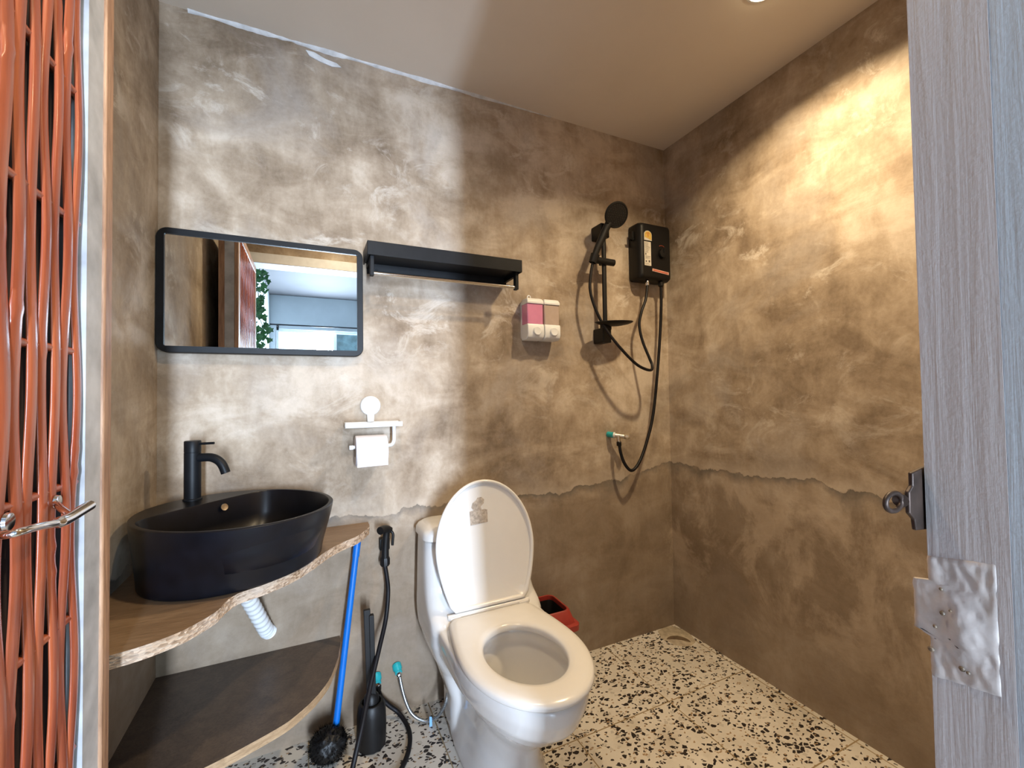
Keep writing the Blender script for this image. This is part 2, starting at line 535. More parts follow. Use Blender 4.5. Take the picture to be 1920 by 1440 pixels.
MAT = dict(
    concrete=concrete(), terrazzo=terrazzo(), ceiling=ceiling_paint(),
    jamb=painted_timber('lilac_grey_paint', (0.395, 0.355, 0.335), (0.445, 0.405, 0.385)),
    jamb_blue=painted_timber('blue_grey_paint', (0.36, 0.39, 0.41), (0.42, 0.45, 0.47)),
    grey_wall=plain('grey_render', (0.42, 0.46, 0.48), 0.8, scale=4),
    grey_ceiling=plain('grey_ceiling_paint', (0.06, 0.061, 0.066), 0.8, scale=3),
    bed_floor=plain('grey_floor', (0.20, 0.19, 0.18), 0.5, scale=5),
    white_frame=plain('white_frame_paint', (0.72, 0.74, 0.76), 0.4),
    caulk=plain('pale_caulk', (0.60, 0.62, 0.64), 0.7, vary=0.25, scale=25),
    black=plain('matt_black_metal', (0.006, 0.007, 0.009), 0.45, spec=0.22, vary=0.2),
    black_ceramic=plain('matt_black_ceramic', (0.003, 0.0035, 0.006), 0.34, spec=0.35, vary=0.3),
    black_plastic=plain('black_plastic', (0.006, 0.0055, 0.0055), 0.45, spec=0.3, vary=0.2),
    black_rubber=plain('black_rubber_hose', (0.006, 0.005, 0.006), 0.5, spec=0.25, vary=0.2),
    chrome=plain('chrome', (0.80, 0.80, 0.80), 0.12, metal=1.0, vary=0.02),
    brass=plain('tarnished_chrome', (0.55, 0.47, 0.36), 0.35, metal=0.9, vary=0.2, scale=80),
    white=plain('white_glazed_ceramic', (0.70, 0.685, 0.665), 0.10, coat=0.4, vary=0.01),
    white_pl=plain('white_plastic', (0.72, 0.73, 0.73), 0.35, vary=0.02),
    seat=plain('white_seat_plastic', (0.70, 0.675, 0.64), 0.22, vary=0.01),
    residue=plain('glue_residue', (0.40, 0.34, 0.28), 0.8, vary=0.35, scale=120),
    paper=plain('toilet_paper', (0.72, 0.705, 0.745), 0.9, vary=0.03),
    teal=plain('teal_plastic_elbow', (0.02, 0.36, 0.38), 0.35),
    blue=plain('blue_plastic', (0.0, 0.125, 0.50), 0.4, vary=0.05),
    blue_tag=plain('pale_blue_tag', (0.20, 0.42, 0.72), 0.5),
    red=plain('red_plastic', (0.31, 0.035, 0.025), 0.42, vary=0.12),
    pink=plain('pink_soap', (0.60, 0.22, 0.36), 0.25, vary=0.04, coat=0.4),
    clearp=plain('clear_soap', (0.42, 0.33, 0.28), 0.2, vary=0.05, coat=0.4),
    top=wood('brown_laminate_top', (0.20, 0.125, 0.07), (0.30, 0.20, 0.12), scale=(2, 14, 2), rough=0.42),
    low=wood('dark_brown_laminate', (0.060, 0.045, 0.038), (0.105, 0.078, 0.060), scale=(10, 10, 10), rough=0.42),
    board=chipboard(),
    lowedge=wood('raw_ply_edge', (0.26, 0.16, 0.08), (0.45, 0.31, 0.18), scale=(6, 6, 30), rough=0.7),
    doorwood=wood('brown_door_timber', (0.20, 0.095, 0.050), (0.50, 0.30, 0.18), scale=(12, 12, 1.2), rough=0.5),
    bamboo=bamboo(),
    door_core=plain('dark_door_board', (0.035, 0.022, 0.022), 0.7, vary=0.3, scale=12),
    strip=plain('weathered_grey_strip', (0.42, 0.43, 0.45), 0.6, vary=0.30, scale=14),
    iron=plain('rusty_dark_iron', (0.05, 0.032, 0.024), 0.45, metal=0.6, vary=0.5, scale=60),
    patch=plain('plaster_patch', (0.47, 0.41, 0.37), 0.7, vary=0.16, scale=60, bump=0.3),
    leaf=plain('ivy_leaf', (0.035, 0.13, 0.035), 0.45, vary=0.5, scale=30),
    lens=emit('downlight_lens', (1.0, 0.80, 0.48), 18.0),
    brown_jamb=wood('dark_jamb', (0.05, 0.03, 0.02), (0.10, 0.06, 0.04), scale=(10, 10, 1)),
    mortar=plain('yellowed_mortar', (0.40, 0.335, 0.245), 0.8, vary=0.25, scale=40, bump=0.5),
    drain_dark=plain('drain_shade_and_specks', (0.13, 0.09, 0.055), 0.4, vary=0.3, scale=60),  # dark brown for the painted shade of the drain hole and for dirt specks
    sticker_y=None, sticker_w=None,
)

def mirror_mat():
    m, nt, b = nodes_of('silvered_glass')
    b.inputs['Base Color'].default_value = (0.90, 0.92, 0.92, 1)
    b.inputs['Metallic'].default_value = 1.0
    b.inputs['Roughness'].default_value = 0.0
    return m
MAT['mirror'] = mirror_mat()
MAT['sticker_y'] = plain('yellow_rating_label', (0.62, 0.42, 0.09), 0.5)
MAT['sticker_w'] = plain('white_label', (0.62, 0.58, 0.50), 0.5)
MAT['sticker_r'] = plain('pink_red_label', (0.60, 0.36, 0.29), 0.5)
MAT['ink'] = plain('label_ink', (0.10, 0.09, 0.08), 0.6)
MAT['ink_red'] = plain('red_label_ink', (0.50, 0.10, 0.05), 0.6)

def struct(name, bm, mat, label, cat, **k):
    return tag(obj(name, bm, mat, **k), label, cat, kind='structure')

# ------------------------------------------------------------------ bathroom shell
struct('floor', box(XL - .12, XR + .12, 0.03, YB + .12, -0.08, 0.0), MAT['terrazzo'], 'white terrazzo tile floor with black stone chips and brown grout lines', 'floor')
struct('ceiling', box(XL - .12, XR + .12, 0.03, YB + .12, H, H + .1), MAT['ceiling'], 'plain warm white painted ceiling of the bathroom', 'ceiling')
struct('wall_back', box(XL - .12, XR + .12, YB, YB + .12, 0, H), MAT['concrete'], 'brown polished concrete wall behind the toilet and the mirror', 'wall')
struct('wall_left', box(XL - .12, XL, 0.03, YB, 0, H), MAT['concrete'], 'narrow beige concrete wall at the left behind the basin', 'wall')
struct('wall_right', box(XR, XR + .12, 0.03, YB, 0, H), MAT['concrete'], 'brown mottled concrete wall of the shower side at right', 'wall')
DX0, DX1, DZ = -0.36, 0.445, 1.965      # rough opening
bm = bmesh.new()
add_box(bm, XL, DX0, 0.03, YF, 0, H)
add_box(bm, DX1, XR, 0.03, YF, 0, H)
add_box(bm, DX0, DX1, 0.03, YF, DZ, H)
struct('wall_front', bm, MAT['concrete'], 'brown concrete entry wall around the doorway, seen in the mirror', 'wall')

# pale caulk in the joint between back wall and ceiling
rnd = random.Random(3)
bm = bmesh.new()
n = 90
top, bot = [], []
for i in range(n + 1):
    x = XL + 0.07 + (0.86 - XL) * i / n
    t = i / n
    w = (0.009 + 0.007 * noise.noise(Vector((x * 9, 0, 0))) + 0.004 * noise.noise(Vector((x * 45, 3, 0)))) * min(1, (1 - t) * 3 + 0.15)
    w = max(0.0015, w)
    top.append((x, w)); bot.append(w)
rings = []
for (x, w) in top:
    rings.append([(x, YB + .001, H - w), (x, YB - 0.003, H - w * 0.8), (x, YB - w * 0.7, H - 0.003), (x, YB - w * 0.9, H + .001), (x, YB + .001, H + .001)])
add_loft(bm, rings)
struct('trim_1', bm, MAT['caulk'], 'ragged pale caulk line where the back wall meets the ceiling', 'trim', smooth=60)
bm = bmesh.new()
pp = [(-0.012, 2.262), (0.0, 2.245), (0.03, 2.236), (0.07, 2.230), (0.10, 2.236), (0.085, 2.246), (0.05, 2.250), (0.015, 2.262)]
add_loft(bm, [[(x, YB + .001, z) for x, z in pp], [(x, YB - .003, z) for x, z in pp]])
struct('trim_2', bm, MAT['caulk'], 'small pale smear of filler on the back wall just under the ceiling', 'trim', bevel=0.001)

# ------------------------------------------------------------------ door frame (around the camera)
bm = bmesh.new()
add_box(bm, 0.400, DX1, 0.118, 0.159, 0, 1.905)
fr = struct('trim_3', bm, MAT['jamb'], 'lilac grey painted door jamb standing close at the right', 'door frame')
bm = bmesh.new()
add_box(bm, 0.4003, DX1, 0.02, 0.1178, 0, 1.905)
struct('trim_4', bm, MAT['jamb_blue'], 'blue grey painted outer edge of the door jamb at far right', 'door frame')
bm = bmesh.new()
add_box(bm, DX0, DX1, 0.02, 0.159, 1.905, DZ)
struct('trim_5', bm, MAT['white_frame'], 'grey painted head of the door frame, seen in the mirror', 'door frame', bevel=0.003)
bm = bmesh.new()
add_box(bm, DX0, -0.31, 0.02, 0.159, 0, 1.905)
struct('trim_6', bm, MAT['jamb_blue'], 'grey painted door jamb on the hinge side, seen in the mirror', 'door frame', bevel=0.003)

# plaster patch on the jamb
def patch():
    bm = bmesh.new()
    ny, nz = 26, 44
    g_ = []
    for j in range(nz + 1):
        row = []
        for i in range(ny + 1):
            z = 0.900 + (0.986 - 0.900) * j / nz
            z += -0.006 * (i / ny - .5)
            tongue = 0.0085 if 0.927 < z < 0.964 else 0.0
            y1 = 0.1595 + tongue + 0.0008 * noise.noise(Vector((0, 0, z * 160)))
            y = 0.124 + (y1 - 0.124) * i / ny
            e = min(i, ny - i, j, nz - j)
            hgt = 0.0010 if e > 0 else 0.0
            hgt += (0.0008 * noise.noise(Vector((1, y * 60, z * 40))) + 0.0006 * noise.noise(Vector((5, y * 260, z * 130)))) if e > 0 else 0
            blob = math.exp(-(((y - 0.142) / 0.009) ** 2 + ((z - 0.940) / 0.016) ** 2)) * 0.0025
            row.append(bm.verts.new((0.4005 - hgt - blob, y, z)))
        g_.append(row)
    for j in range(nz):
        for i in range(ny):
            bm.faces.new((g_[j][i], g_[j][i + 1], g_[j + 1][i + 1], g_[j + 1][i]))
    r = bmesh.ops.extrude_face_region(bm, geom=list(bm.faces))
    vs = [e for e in r['geom'] if isinstance(e, bmesh.types.BMVert)]
    for v in vs: v.co.x = max(0.4015, v.co.x + 0.002)
    return bm
p_ = obj('jamb_patch', patch(), MAT['patch'], smooth=60)
tag(p_, 'lumpy whitish filler patch stuck over the lock hole of the right door jamb', 'filler patch')
bm = bmesh.new()
rnd = random.Random(5)
for (y, z, r) in ((0.1512, 0.9455, .0016), (0.1555, 0.9345, .0013), (0.1585, 0.917, .0020), (0.147, 0.949, .0009), (0.1425, 0.912, .0018), (0.1395, 0.911, .0012), (0.1515, 0.962, .0012)):
    add_lathe(bm, [(0, 0), (r, 0), (r * .6, .0008), (0, .001)], (0.3975 if z > .92 else .3985, y, z), (-1, 0, 0), 10)
sp = obj('dirt_speck', bm, MAT['drain_dark'], p_)

# iron latch keeper on the jamb
t = thing('latch_keeper', 'dark rusty iron latch keeper with a ring on the edge of the right door jamb', 'latch', (0.41, 0.165, 1.0))
plate = [(0.3875, 1.042), (0.434, 1.049), (0.434, 0.997), (0.390, 1.001), (0.3885, 1.009), (0.382, 1.014), (0.382, 1.029), (0.3875, 1.033)]
obj('plate', slab_xz(plate[::-1], 0.1605, 0.1635), MAT['iron'], t, bevel=0.0008)
ring = [(0.371 + 0.0105 * math.cos(a), 0.165, 1.0225 + 0.0062 * math.sin(a)) for a in [2 * PI * k / 24 for k in range(25)]]
obj('ring', tube(ring, 0.0018, 10, caps=False), MAT['iron'], t, smooth=60)
bm = bmesh.new()
add_tube(bm, catmull([(0.380, .165, 1.0225), (0.388, .167, 1.0225), (0.402, .168, 1.023), (0.42, .166, 1.023)], 5), 0.0048, 12)
obj('barrel', bm, MAT['iron'], t, smooth=60)
for z in (1.0375, 1.006):
    obj('screw', lathe([(0, 0), (.0028, 0), (.002, .0015), (0, .0018)], (0.399, 0.1635, z), (0, 1, 0), 12), MAT['chrome'], t, smooth=50)

# ------------------------------------------------------------------ the woven door, opened inward
D = thing('door_1', 'door of woven orange lacquered bamboo, open inward along the left wall', 'door', (-0.32, 0.17, 0), kind='structure')
DY0, DY1, DT = 0.168, 0.885, 1.87
obj('door_board', box(-0.350, -0.306, DY0, 0.862, 0.015, DT), MAT['door_core'], D, bevel=0.002)
bm = bmesh.new()
rnd = random.Random(11)
# grey strip showing between weave and timber edge
add_box(bm, -0.306, -0.288, 0.808, 0.857, 0.016, DT - .036)
obj('edge_strip', bm, MAT['strip'], D)
bm = bmesh.new()
add_box(bm, -0.300, -0.284, 0.857, DY1, 0.012, DT + .003)
add_box(bm, -0.306, -0.288, DY0, 0.850, DT - .035, DT + .003)
add_box(bm, -0.306, -0.288, DY0, DY0 + .035, 0.012, DT - .035)
obj('timber_frame', bm, MAT['doorwood'], D, bevel=0.003)

obj('edge_core', box(-0.336, -0.300, 0.862, DY1 - .002, 0.012, DT + .002), MAT['strip'], D, bevel=0.001)
obj('edge_back', box(-0.358, -0.336, 0.862, DY1, 0.012, DT + .003), MAT['doorwood'], D, bevel=0.001)

def weave():
    bm = bmesh.new()
    rr = random.Random(7)
    y0, y1, pitch = 0.215, 0.800, 0.0262
    n = int((y1 - y0) / pitch)
    per = 0.36
    for i in range(n + 1):
        yc = y0 + pitch * i
        ph = (i % 2) * PI + rr.uniform(-.35, .35)
        wid = 0.0110 + rr.uniform(-.0010, .0012)
        knots = [rr.uniform(0, 1.9) for _ in range(4)]
        ph2 = rr.uniform(0, 6)
        pts = []
        N = 170
        prev = None
        for k in range(N + 1):
            z = 0.03 + (DT - .04 - 0.03) * k / N
            wob = 0.0034 * math.sin(2 * PI * z / per + ph + 0.6 * math.sin(z * 3 + ph2)) + 0.0022 * noise.noise(Vector((i * 3.1, z * 5, 2)))
            dep = 0.0018 * math.cos(2 * PI * z / per + ph)
            kn = sum(math.exp(-((z - q) / 0.006) ** 2) for q in knots)
            w = wid * (1 + 0.16 * kn)
            x = -0.2935 + dep
            th = 0.0030 + 0.0012 * kn
            ring = []
            for a in range(10):
                an = 2 * PI * a / 10
                ring.append(bm.verts.new((x + th * math.cos(an), yc + wob + w * math.sin(an) * (1 - 0.1 * math.cos(an) ** 2), z)))
            if prev:
                for a in range(10):
                    bm.faces.new((prev[a], prev[(a + 1) % 10], ring[(a + 1) % 10], ring[a]))
            else:
                bm.faces.new(ring)
            prev = ring
        bm.faces.new(prev[::-1])
    return bm
obj('woven_bamboo', weave(), MAT['bamboo'], D, smooth=70)
def rods():
    bm = bmesh.new()
    z = 0.09
    k = 0
    while z < DT - .05:
        add_tube(bm, [(-0.2975 + 0.001 * math.sin(k), 0.20, z), (-0.2975, 0.5, z + .003 * math.sin(k * 2)), (-0.2975, 0.802, z)], 0.0055, 8)
        z += 0.18
        k += 1
    return bm
obj('cross_cane', rods(), MAT['bamboo'], D, smooth=60)
# chrome pull
hp = obj('handle', tube([(-0.288, 0.605, 0.972), (-0.268, 0.592, 0.973), (-0.260, 0.596, 0.974), (-0.257, 0.62, 0.972), (-0.256, 0.645, 0.968), (-0.255, 0.668, 0.966), (-0.254, 0.70, 0.968), (-0.253, 0.724, 0.970)], 0.0052, 14, 6,
         rfun=lambda t: 0.0040 + (0.0022 if t > .62 else 0)), MAT['chrome'], D, smooth=60)
bm = bmesh.new()
add_tube(bm, [(-0.290, 0.735, 0.976), (-0.272, 0.705, 0.972), (-0.256, 0.684, 0.968)], 0.0036, 12)
add_lathe(bm, [(0, 0), (.010, 0), (.009, .003), (0, .004)], (-0.290, 0.640, 0.976), (1, 0, 0), 20)
add_lathe(bm, [(0, 0), (.0085, 0), (.0075, .003), (0, .004)], (-0.290, 0.738, 0.976), (1, 0, 0), 20)
obj('rosette', bm, MAT['chrome'], hp, smooth=50)
for z in (0.3, 1.6):
    obj('hinge', tube([(-0.305, 0.163, z - .045), (-0.305, 0.163, z + .045)], 0.006, 12), MAT['iron'], D, smooth=50)

# ------------------------------------------------------------------ bedroom seen in the mirror
BX0, BX1, BY, BH = -0.46, 2.3, -3.0, 2.385
bm = bmesh.new(); add_box(bm, BX0 - .1, BX1 + .1, BY - .12, 0.03, -0.08, 0.0)
struct('floor_bedroom', bm, MAT['bed_floor'], 'grey floor of the bedroom outside the bathroom', 'floor')
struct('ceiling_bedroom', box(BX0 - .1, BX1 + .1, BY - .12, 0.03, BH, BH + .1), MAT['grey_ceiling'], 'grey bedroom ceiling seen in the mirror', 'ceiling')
bm = bmesh.new()
WX0, WX1, WZ0, WZ1 = -0.40, 1.75, 0.03, 1.965
add_box(bm, BX0 - .1, WX0, BY - .12, BY, 0, BH)
add_box(bm, WX1, BX1 + .1, BY - .12, BY, 0, BH)
add_box(bm, WX0, WX1, BY - .12, BY, 0, WZ0)
add_box(bm, WX0, WX1, BY - .12, BY, WZ1, BH)
struct('wall_bedroom_far', bm, MAT['grey_wall'], 'blue grey far bedroom wall with the window, seen in the mirror', 'wall')
struct('wall_bedroom_left', box(BX0 - .1, BX0, BY, 0.03, 0, BH), MAT['grey_wall'], 'bedroom side wall behind the hanging ivy, seen in the mirror', 'wall')
struct('wall_bedroom_right', box(BX1, BX1 + .1, BY, 0.03, 0, BH), MAT['grey_wall'], 'bedroom wall on the far right side', 'wall')
bm = bmesh.new()
add_box(bm, BX0, DX0, 0.0, 0.03, 0, BH)
add_box(bm, DX1, BX1, 0.0, 0.03, 0, BH)
add_box(bm, DX0, DX1, 0.0, 0.03, DZ, BH)
struct('wall_bedroom_near', bm, MAT['grey_wall'], 'grey bedroom face of the wall that holds the bathroom doorway', 'wall')
wn = thing('window_1', 'bright bedroom window with white frame reflected in the mirror', 'window', (0.3, BY - .06, WZ0), kind='structure')
bm = bmesh.new()
for x0, x1 in ((WX0, WX0 + .04), (0.280, 0.315), (1.0, 1.035), (WX1 - .04, WX1)):
    add_box(bm, x0, x1, BY - .09, BY - .05, WZ0, WZ1)
add_box(bm, WX0 + .04, WX1 - .04, BY - .088, BY - .052, WZ0, WZ0 + .04)
add_box(bm, WX0 + .04, WX1 - .04, BY - .088, BY - .052, WZ1 - .03, WZ1)
obj('window_frame', bm, MAT['white_frame'], wn, bevel=0.002)
struct('window_dim_panel', box(0.30, 2.6, -4.3, -4.2, -.1, 3.2), plain('dim_blue_panel', (0.045, 0.075, 0.085), .8, vary=.5, scale=9), 'added bluish panel outside that dims the right part of the bedroom window', 'wall')  # made-up panel, put outside to darken the right window pane
cr = thing('curtain_rod', 'thin black curtain rod over the bedroom window, seen in the mirror', 'curtain rod', (0.3, BY + .1, 2.0))
obj('rod', tube([(BX0 + .01, BY + .10, 2.0), (1.9, BY + .10, 2.0)], 0.009, 12), MAT['black'], cr, smooth=60)
for x in (-0.37, 1.8):
    bm = tube([(x, BY, 1.985), (x, BY + .10, 1.985)], 0.006, 10)
    add_box(bm, x - .012, x + .012, BY - .001, BY + .006, 1.945, 2.01)
    obj('bracket', bm, MAT['black'], cr)
# ivy
iv = thing('hanging_ivy', 'trailing green ivy hanging in the bedroom beside the woven door, seen in the mirror', 'plant', (-0.36, -0.55, 2.25))
rnd = random.Random(21)
bms = bmesh.new()
bml = bmesh.new()
def leaf(bm, c, s, rot):
    shp = [(0, -.9), (.35, -.75), (.75, -.95), (.72, -.45), (1.05, -.1), (.55, .05), (.45, .4), (0, 1.1), (-.45, .4), (-.55, .05), (-1.05, -.1), (-.72, -.45), (-.75, -.95), (-.35, -.75)]
    vs = []
    mid = [bm.verts.new(rot @ Vector((0, 0.02, z)) * s + c) for z in (-.9, .1, 1.1)]
    ctr = bm.verts.new(rot @ Vector((0, .22, -.1)) * s + c)
    vv = [bm.verts.new(rot @ Vector((x, -0.12 * abs(x), z)) * s + c) for x, z in shp]
    for v in mid: bm.verts.remove(v)
    for i in range(len(vv)):
        bm.faces.new((vv[i], vv[(i + 1) % len(vv)], ctr))
for s in range(3):
    x, y = -0.400 + s * .035, -0.50 - 0.06 * s
    pts = []
    z = 2.25
    k = 0
    while z > 1.10 - 0.1 * s:
        pts.append((x + 0.02 * math.sin(k * .9 + s), y + 0.02 * math.cos(k * 1.1), z))
        z -= 0.05
        k += 1
    add_tube(bms, pts, 0.0025, 6)
    for p in pts[1:]:
        for q in range(2):
            rot = Matrix.Rotation(rnd.uniform(-1.0, 1.0), 3, 'Z') @ Matrix.Rotation(rnd.uniform(-.5, .5), 3, 'X') @ Matrix.Rotation(PI + rnd.uniform(-.9, .9), 3, 'Y')
            leaf(bml, Vector(p) + Vector((rnd.uniform(-.015, .03), rnd.uniform(-.02, .03), rnd.uniform(-.02, .02))), rnd.uniform(.022, .036), rot)
obj('stem', bms, MAT['leaf'], iv, smooth=60)
lf = obj('foliage', bml, MAT['leaf'], iv)
sm = lf.modifiers.new('solid', 'SOLIDIFY'); sm.thickness = 0.0008

# ------------------------------------------------------------------ mirror
MI = thing('wall_mirror', 'rectangular mirror with rounded black metal frame above the black basin', 'mirror', (-0.12, YB, 1.24))
out = round_rect(-0.4005, 0.163, 1.238, 1.601, 0.028, 6)
inn = round_rect(-0.3815, 0.144, 1.257, 1.583, 0.004, 6)
bm = bmesh.new()
rings = [[(x, YB - .0, z) for x, z in out], [(x, YB - .027, z) for x, z in out],
         [(x + (0.0015 if x < -.12 else -.0015), YB - .030, z + (0.0015 if z < 1.4 else -.0015)) for x, z in out],
         [(x, YB - .030, z) for x, z in inn], [(x, YB - .022, z) for x, z in inn], [(x, YB - .0, z) for x, z in inn]]
vr = add_loft(bm, rings, False, False)
for k in range(len(out)):
    bm.faces.new((vr[-1][k], vr[-1][(k + 1) % len(out)], vr[0][(k + 1) % len(out)], vr[0][k]))
obj('frame', bm, MAT['black'], MI, smooth=40)
bm = bmesh.new()
add_box(bm, -0.384, 0.1465, YB - .0245, YB - .004, 1.2545, 1.5855)
obj('glass', bm, MAT['mirror'], MI)

# ------------------------------------------------------------------ towel shelf
TS = thing('towel_shelf', 'black metal wall shelf with a chrome towel rail, right of the mirror', 'shelf', (0.44, YB, 1.6))
sx0, sx1, sy, sz0, sz1 = 0.167, 0.722, 1.445, 1.560, 1.606
bm = bmesh.new()
add_box(bm, sx0, sx1, sy, sy + .004, sz0, sz1)                 # front lip
add_box(bm, sx0, sx0 + .004, sy + .004, YB, sz0, sz1)
add_box(bm, sx1 - .004, sx1, sy + .004, YB, sz0, sz1)
add_box(bm, sx0 + .004, sx1 - .004, sy + .004, YB, sz0 + .006, sz0 + .010)
add_box(bm, sx0 + .012, sx1 - .012, YB - .004, YB, sz0 - .03, sz1)
obj('tray', bm, MAT['black'], TS, bevel=0.0012)
for s, x in ((1, sx0 + .010), (-1, sx1 - .022)):
    bm = bmesh.new()
    add_box(bm, x, x + .012, sy + .012, sy + .034, 1.497, sz0 + .006)
    add_box(bm, x, x + .012, sy + .034, YB, sz0 - .012, sz0 + .006)
    obj('bracket', bm, MAT['black'], TS, bevel=0.001)
obj('towel_rail', tube([(sx0 + .022, sy + .023, 1.507), (sx1 - .022, sy + .023, 1.507)], 0.0062, 18), MAT['chrome'], TS, smooth=60)
for x in (sx0 + .045, sx1 - .05):
    obj('screw', lathe([(0, 0), (.004, 0), (.003, .002), (0, .0024)], (x, YB - .004, sz0 - .014), (0, -1, 0), 12), MAT['black'], TS, smooth=50)

# ------------------------------------------------------------------ soap dispenser
SD = thing('soap_dispenser', 'white twin wall soap dispenser, left tank pink and right tank clear', 'soap dispenser', (0.84, YB, 1.32))
y0 = 1.500
obj('back_plate', slab_xz(round_rect(0.772, 0.918, 1.322, 1.478, .012), YB - .012, YB), MAT['white_pl'], SD, bevel=0.001)
for nm, x0, x1, m in (('pink', 0.771, 0.8435, MAT['pink']), ('clear', 0.8475, 0.919, MAT['clearp'])):
    r_ = obj('tank', box(x0 + .001, x1 - .001, y0 + .006, YB - .012, 1.378, 1.462), m, SD, bevel=0.004)
    r_['label'] = 'pink soap tank' if nm == 'pink' else 'clear soap tank'
    bm = bmesh.new()
    rings = []
    for z, ins, yy in ((1.460, 0.0, y0 + .002), (1.470, 0.0, y0 + .002), (1.481, .003, y0 + .010), (1.484, .008, y0 + .018)):
        rings.append([(x0 + ins, yy, z), (x1 - ins, yy, z), (x1 - ins, YB - .010, z), (x0 + ins, YB - .010, z)])
    add_loft(bm, rings)
    obj('cap', bm, MAT['white_pl'], SD, bevel=0.002)
    bm = bmesh.new()
    rings = []
    for z, yy in ((1.318, y0 + .020), (1.326, y0 + .006), (1.340, y0), (1.372, y0 + .001), (1.380, y0 + .004)):
        rings.append([(x0, yy, z), (x1, yy, z), (x1, YB - .010, z), (x0, YB - .010, z)])
    add_loft(bm, rings)
    obj('pump_housing', bm, MAT['white_pl'], SD, bevel=0.0025)
    cx = (x0 + x1) / 2 + .004
    obj('button', lathe([(0, -.002), (.0175, -.002), (.0175, .004), (.015, .0065), (0, .0045)], (cx, y0, 1.351), (0, -1, 0), 28), MAT['white_pl'], SD, smooth=40)
rr = [(0.797 + .007 * math.cos(a), YB - .03, 1.4905 + .008 * math.sin(a)) for a in [2 * PI * k / 20 for k in range(21)]]
obj('key_loop', tube(rr, .0025, 8, caps=False), MAT['white_pl'], SD, smooth=60)

# ------------------------------------------------------------------ shower slide bar
SB = thing('shower_slide_bar', 'black vertical shower bar with slider and soap dish, on the back wall', 'shower bar', (1.15, YB, 1.35))
obj('bar', tube([(1.150, 1.512, 1.345), (1.150, 1.512, 1.806)], 0.0105, 16, flat=0.8), MAT['black_plastic'], SB, smooth=60)
for z0, z1 in ((1.772, 1.832), (1.318, 1.382)):
    bm = bmesh.new()
    add_box(bm, 1.128, 1.172, 1.498, YB, z0, z1)
    obj('wall_mount', bm, MAT['black_plastic'], SB, bevel=0.004, seg=3)
# slider with handset cup
bm = bmesh.new()
add_tube(bm, [(1.092, 1.497, 1.667), (1.11, 1.5, 1.667), (1.17, 1.504, 1.667), (1.196, 1.505, 1.667)], 0.0145, 20)
add_box(bm, 1.134, 1.166, 1.500, 1.527, 1.655, 1.681)
obj('slider', bm, MAT['black_plastic'], SB, smooth=40)
bm = bmesh.new()
add_lathe(bm, [(.0125, -.018), (.0165, -.018), (.0195, .018), (.0145, .018)], (1.082, 1.490, 1.668), (0.30, -.18, 1), 24, close=False)
sm_ = obj('handset_cup', bm, MAT['black_plastic'], SB, smooth=50)
sm_.modifiers.new('solid', 'SOLIDIFY').thickness = 0.002
# soap dish: shallow boat
bm = bmesh.new()
rings = []
for t_, s in ((0, .25), (.35, .70), (.75, .93), (1, 1.0)):
    z = 1.386 + 0.018 * t_
    rings.append([(1.172 + s * .098 * math.cos(2 * PI * k / 32), 1.478 + s * .040 * math.sin(2 * PI * k / 32), z + .006 * (math.cos(2 * PI * k / 32) * s)) for k in range(32)])
inner = [[(1.172 + (x - 1.172) * .96, 1.478 + (y - 1.478) * .94, z + .002) for x, y, z in r] for r in reversed(rings)]
add_loft(bm, rings + inner)
obj('soap_dish', bm, MAT['black_plastic'], SB, smooth=40)
bm = bmesh.new()
add_box(bm, 1.134, 1.170, 1.492, 1.530, 1.372, 1.410)
obj('dish_clamp', bm, MAT['black_plastic'], SB, bevel=0.004)

# ------------------------------------------------------------------ hand shower
HS = thing('hand_shower', 'black round hand shower resting in the slider of the shower bar', 'shower head', (1.09, 1.49, 1.66))
hc = Vector((1.160, 1.440, 1.848))
fdir = Vector((-0.10, -0.80, -0.42)).normalized()
obj('handle', tube([(1.078, 1.492, 1.655), (1.092, 1.486, 1.70), (1.110, 1.478, 1.745), (1.126, 1.470, 1.785), (1.142, 1.462, 1.818), (1.155, 1.458, 1.840)], .012, 18, 5,
     rfun=lambda t: 0.0120 + 0.0035 * math.sin(t * PI) + (0.004 * max(0, t - .6) * 2.5)), MAT['black_plastic'], HS, smooth=60)
obj('head', lathe([(0, -.022), (.022, -.021), (.042, -.010), (.052, .002), (.0535, .008), (.050, .013), (.047, .0135), (.046, .0115), (0, .0125)], hc, fdir, 40), MAT['black_plastic'], HS, smooth=40)
bm = bmesh.new()
uu = fdir.cross(Vector((0, 0, 1))).normalized(); ww = fdir.cross(uu)
for rr_, n_ in ((.010, 6), (.020, 12), (.030, 18), (.040, 24)):
    for k in range(n_):
        a = 2 * PI * k / n_
        add_lathe(bm, [(.0017, 0), (.0012, .002)], hc + fdir * .0122 + (uu * math.cos(a) + ww * math.sin(a)) * rr_, fdir, 6)
obj('nozzles', bm, plain('grey_rubber_nozzles', (.03, .028, .028), .5), HS)

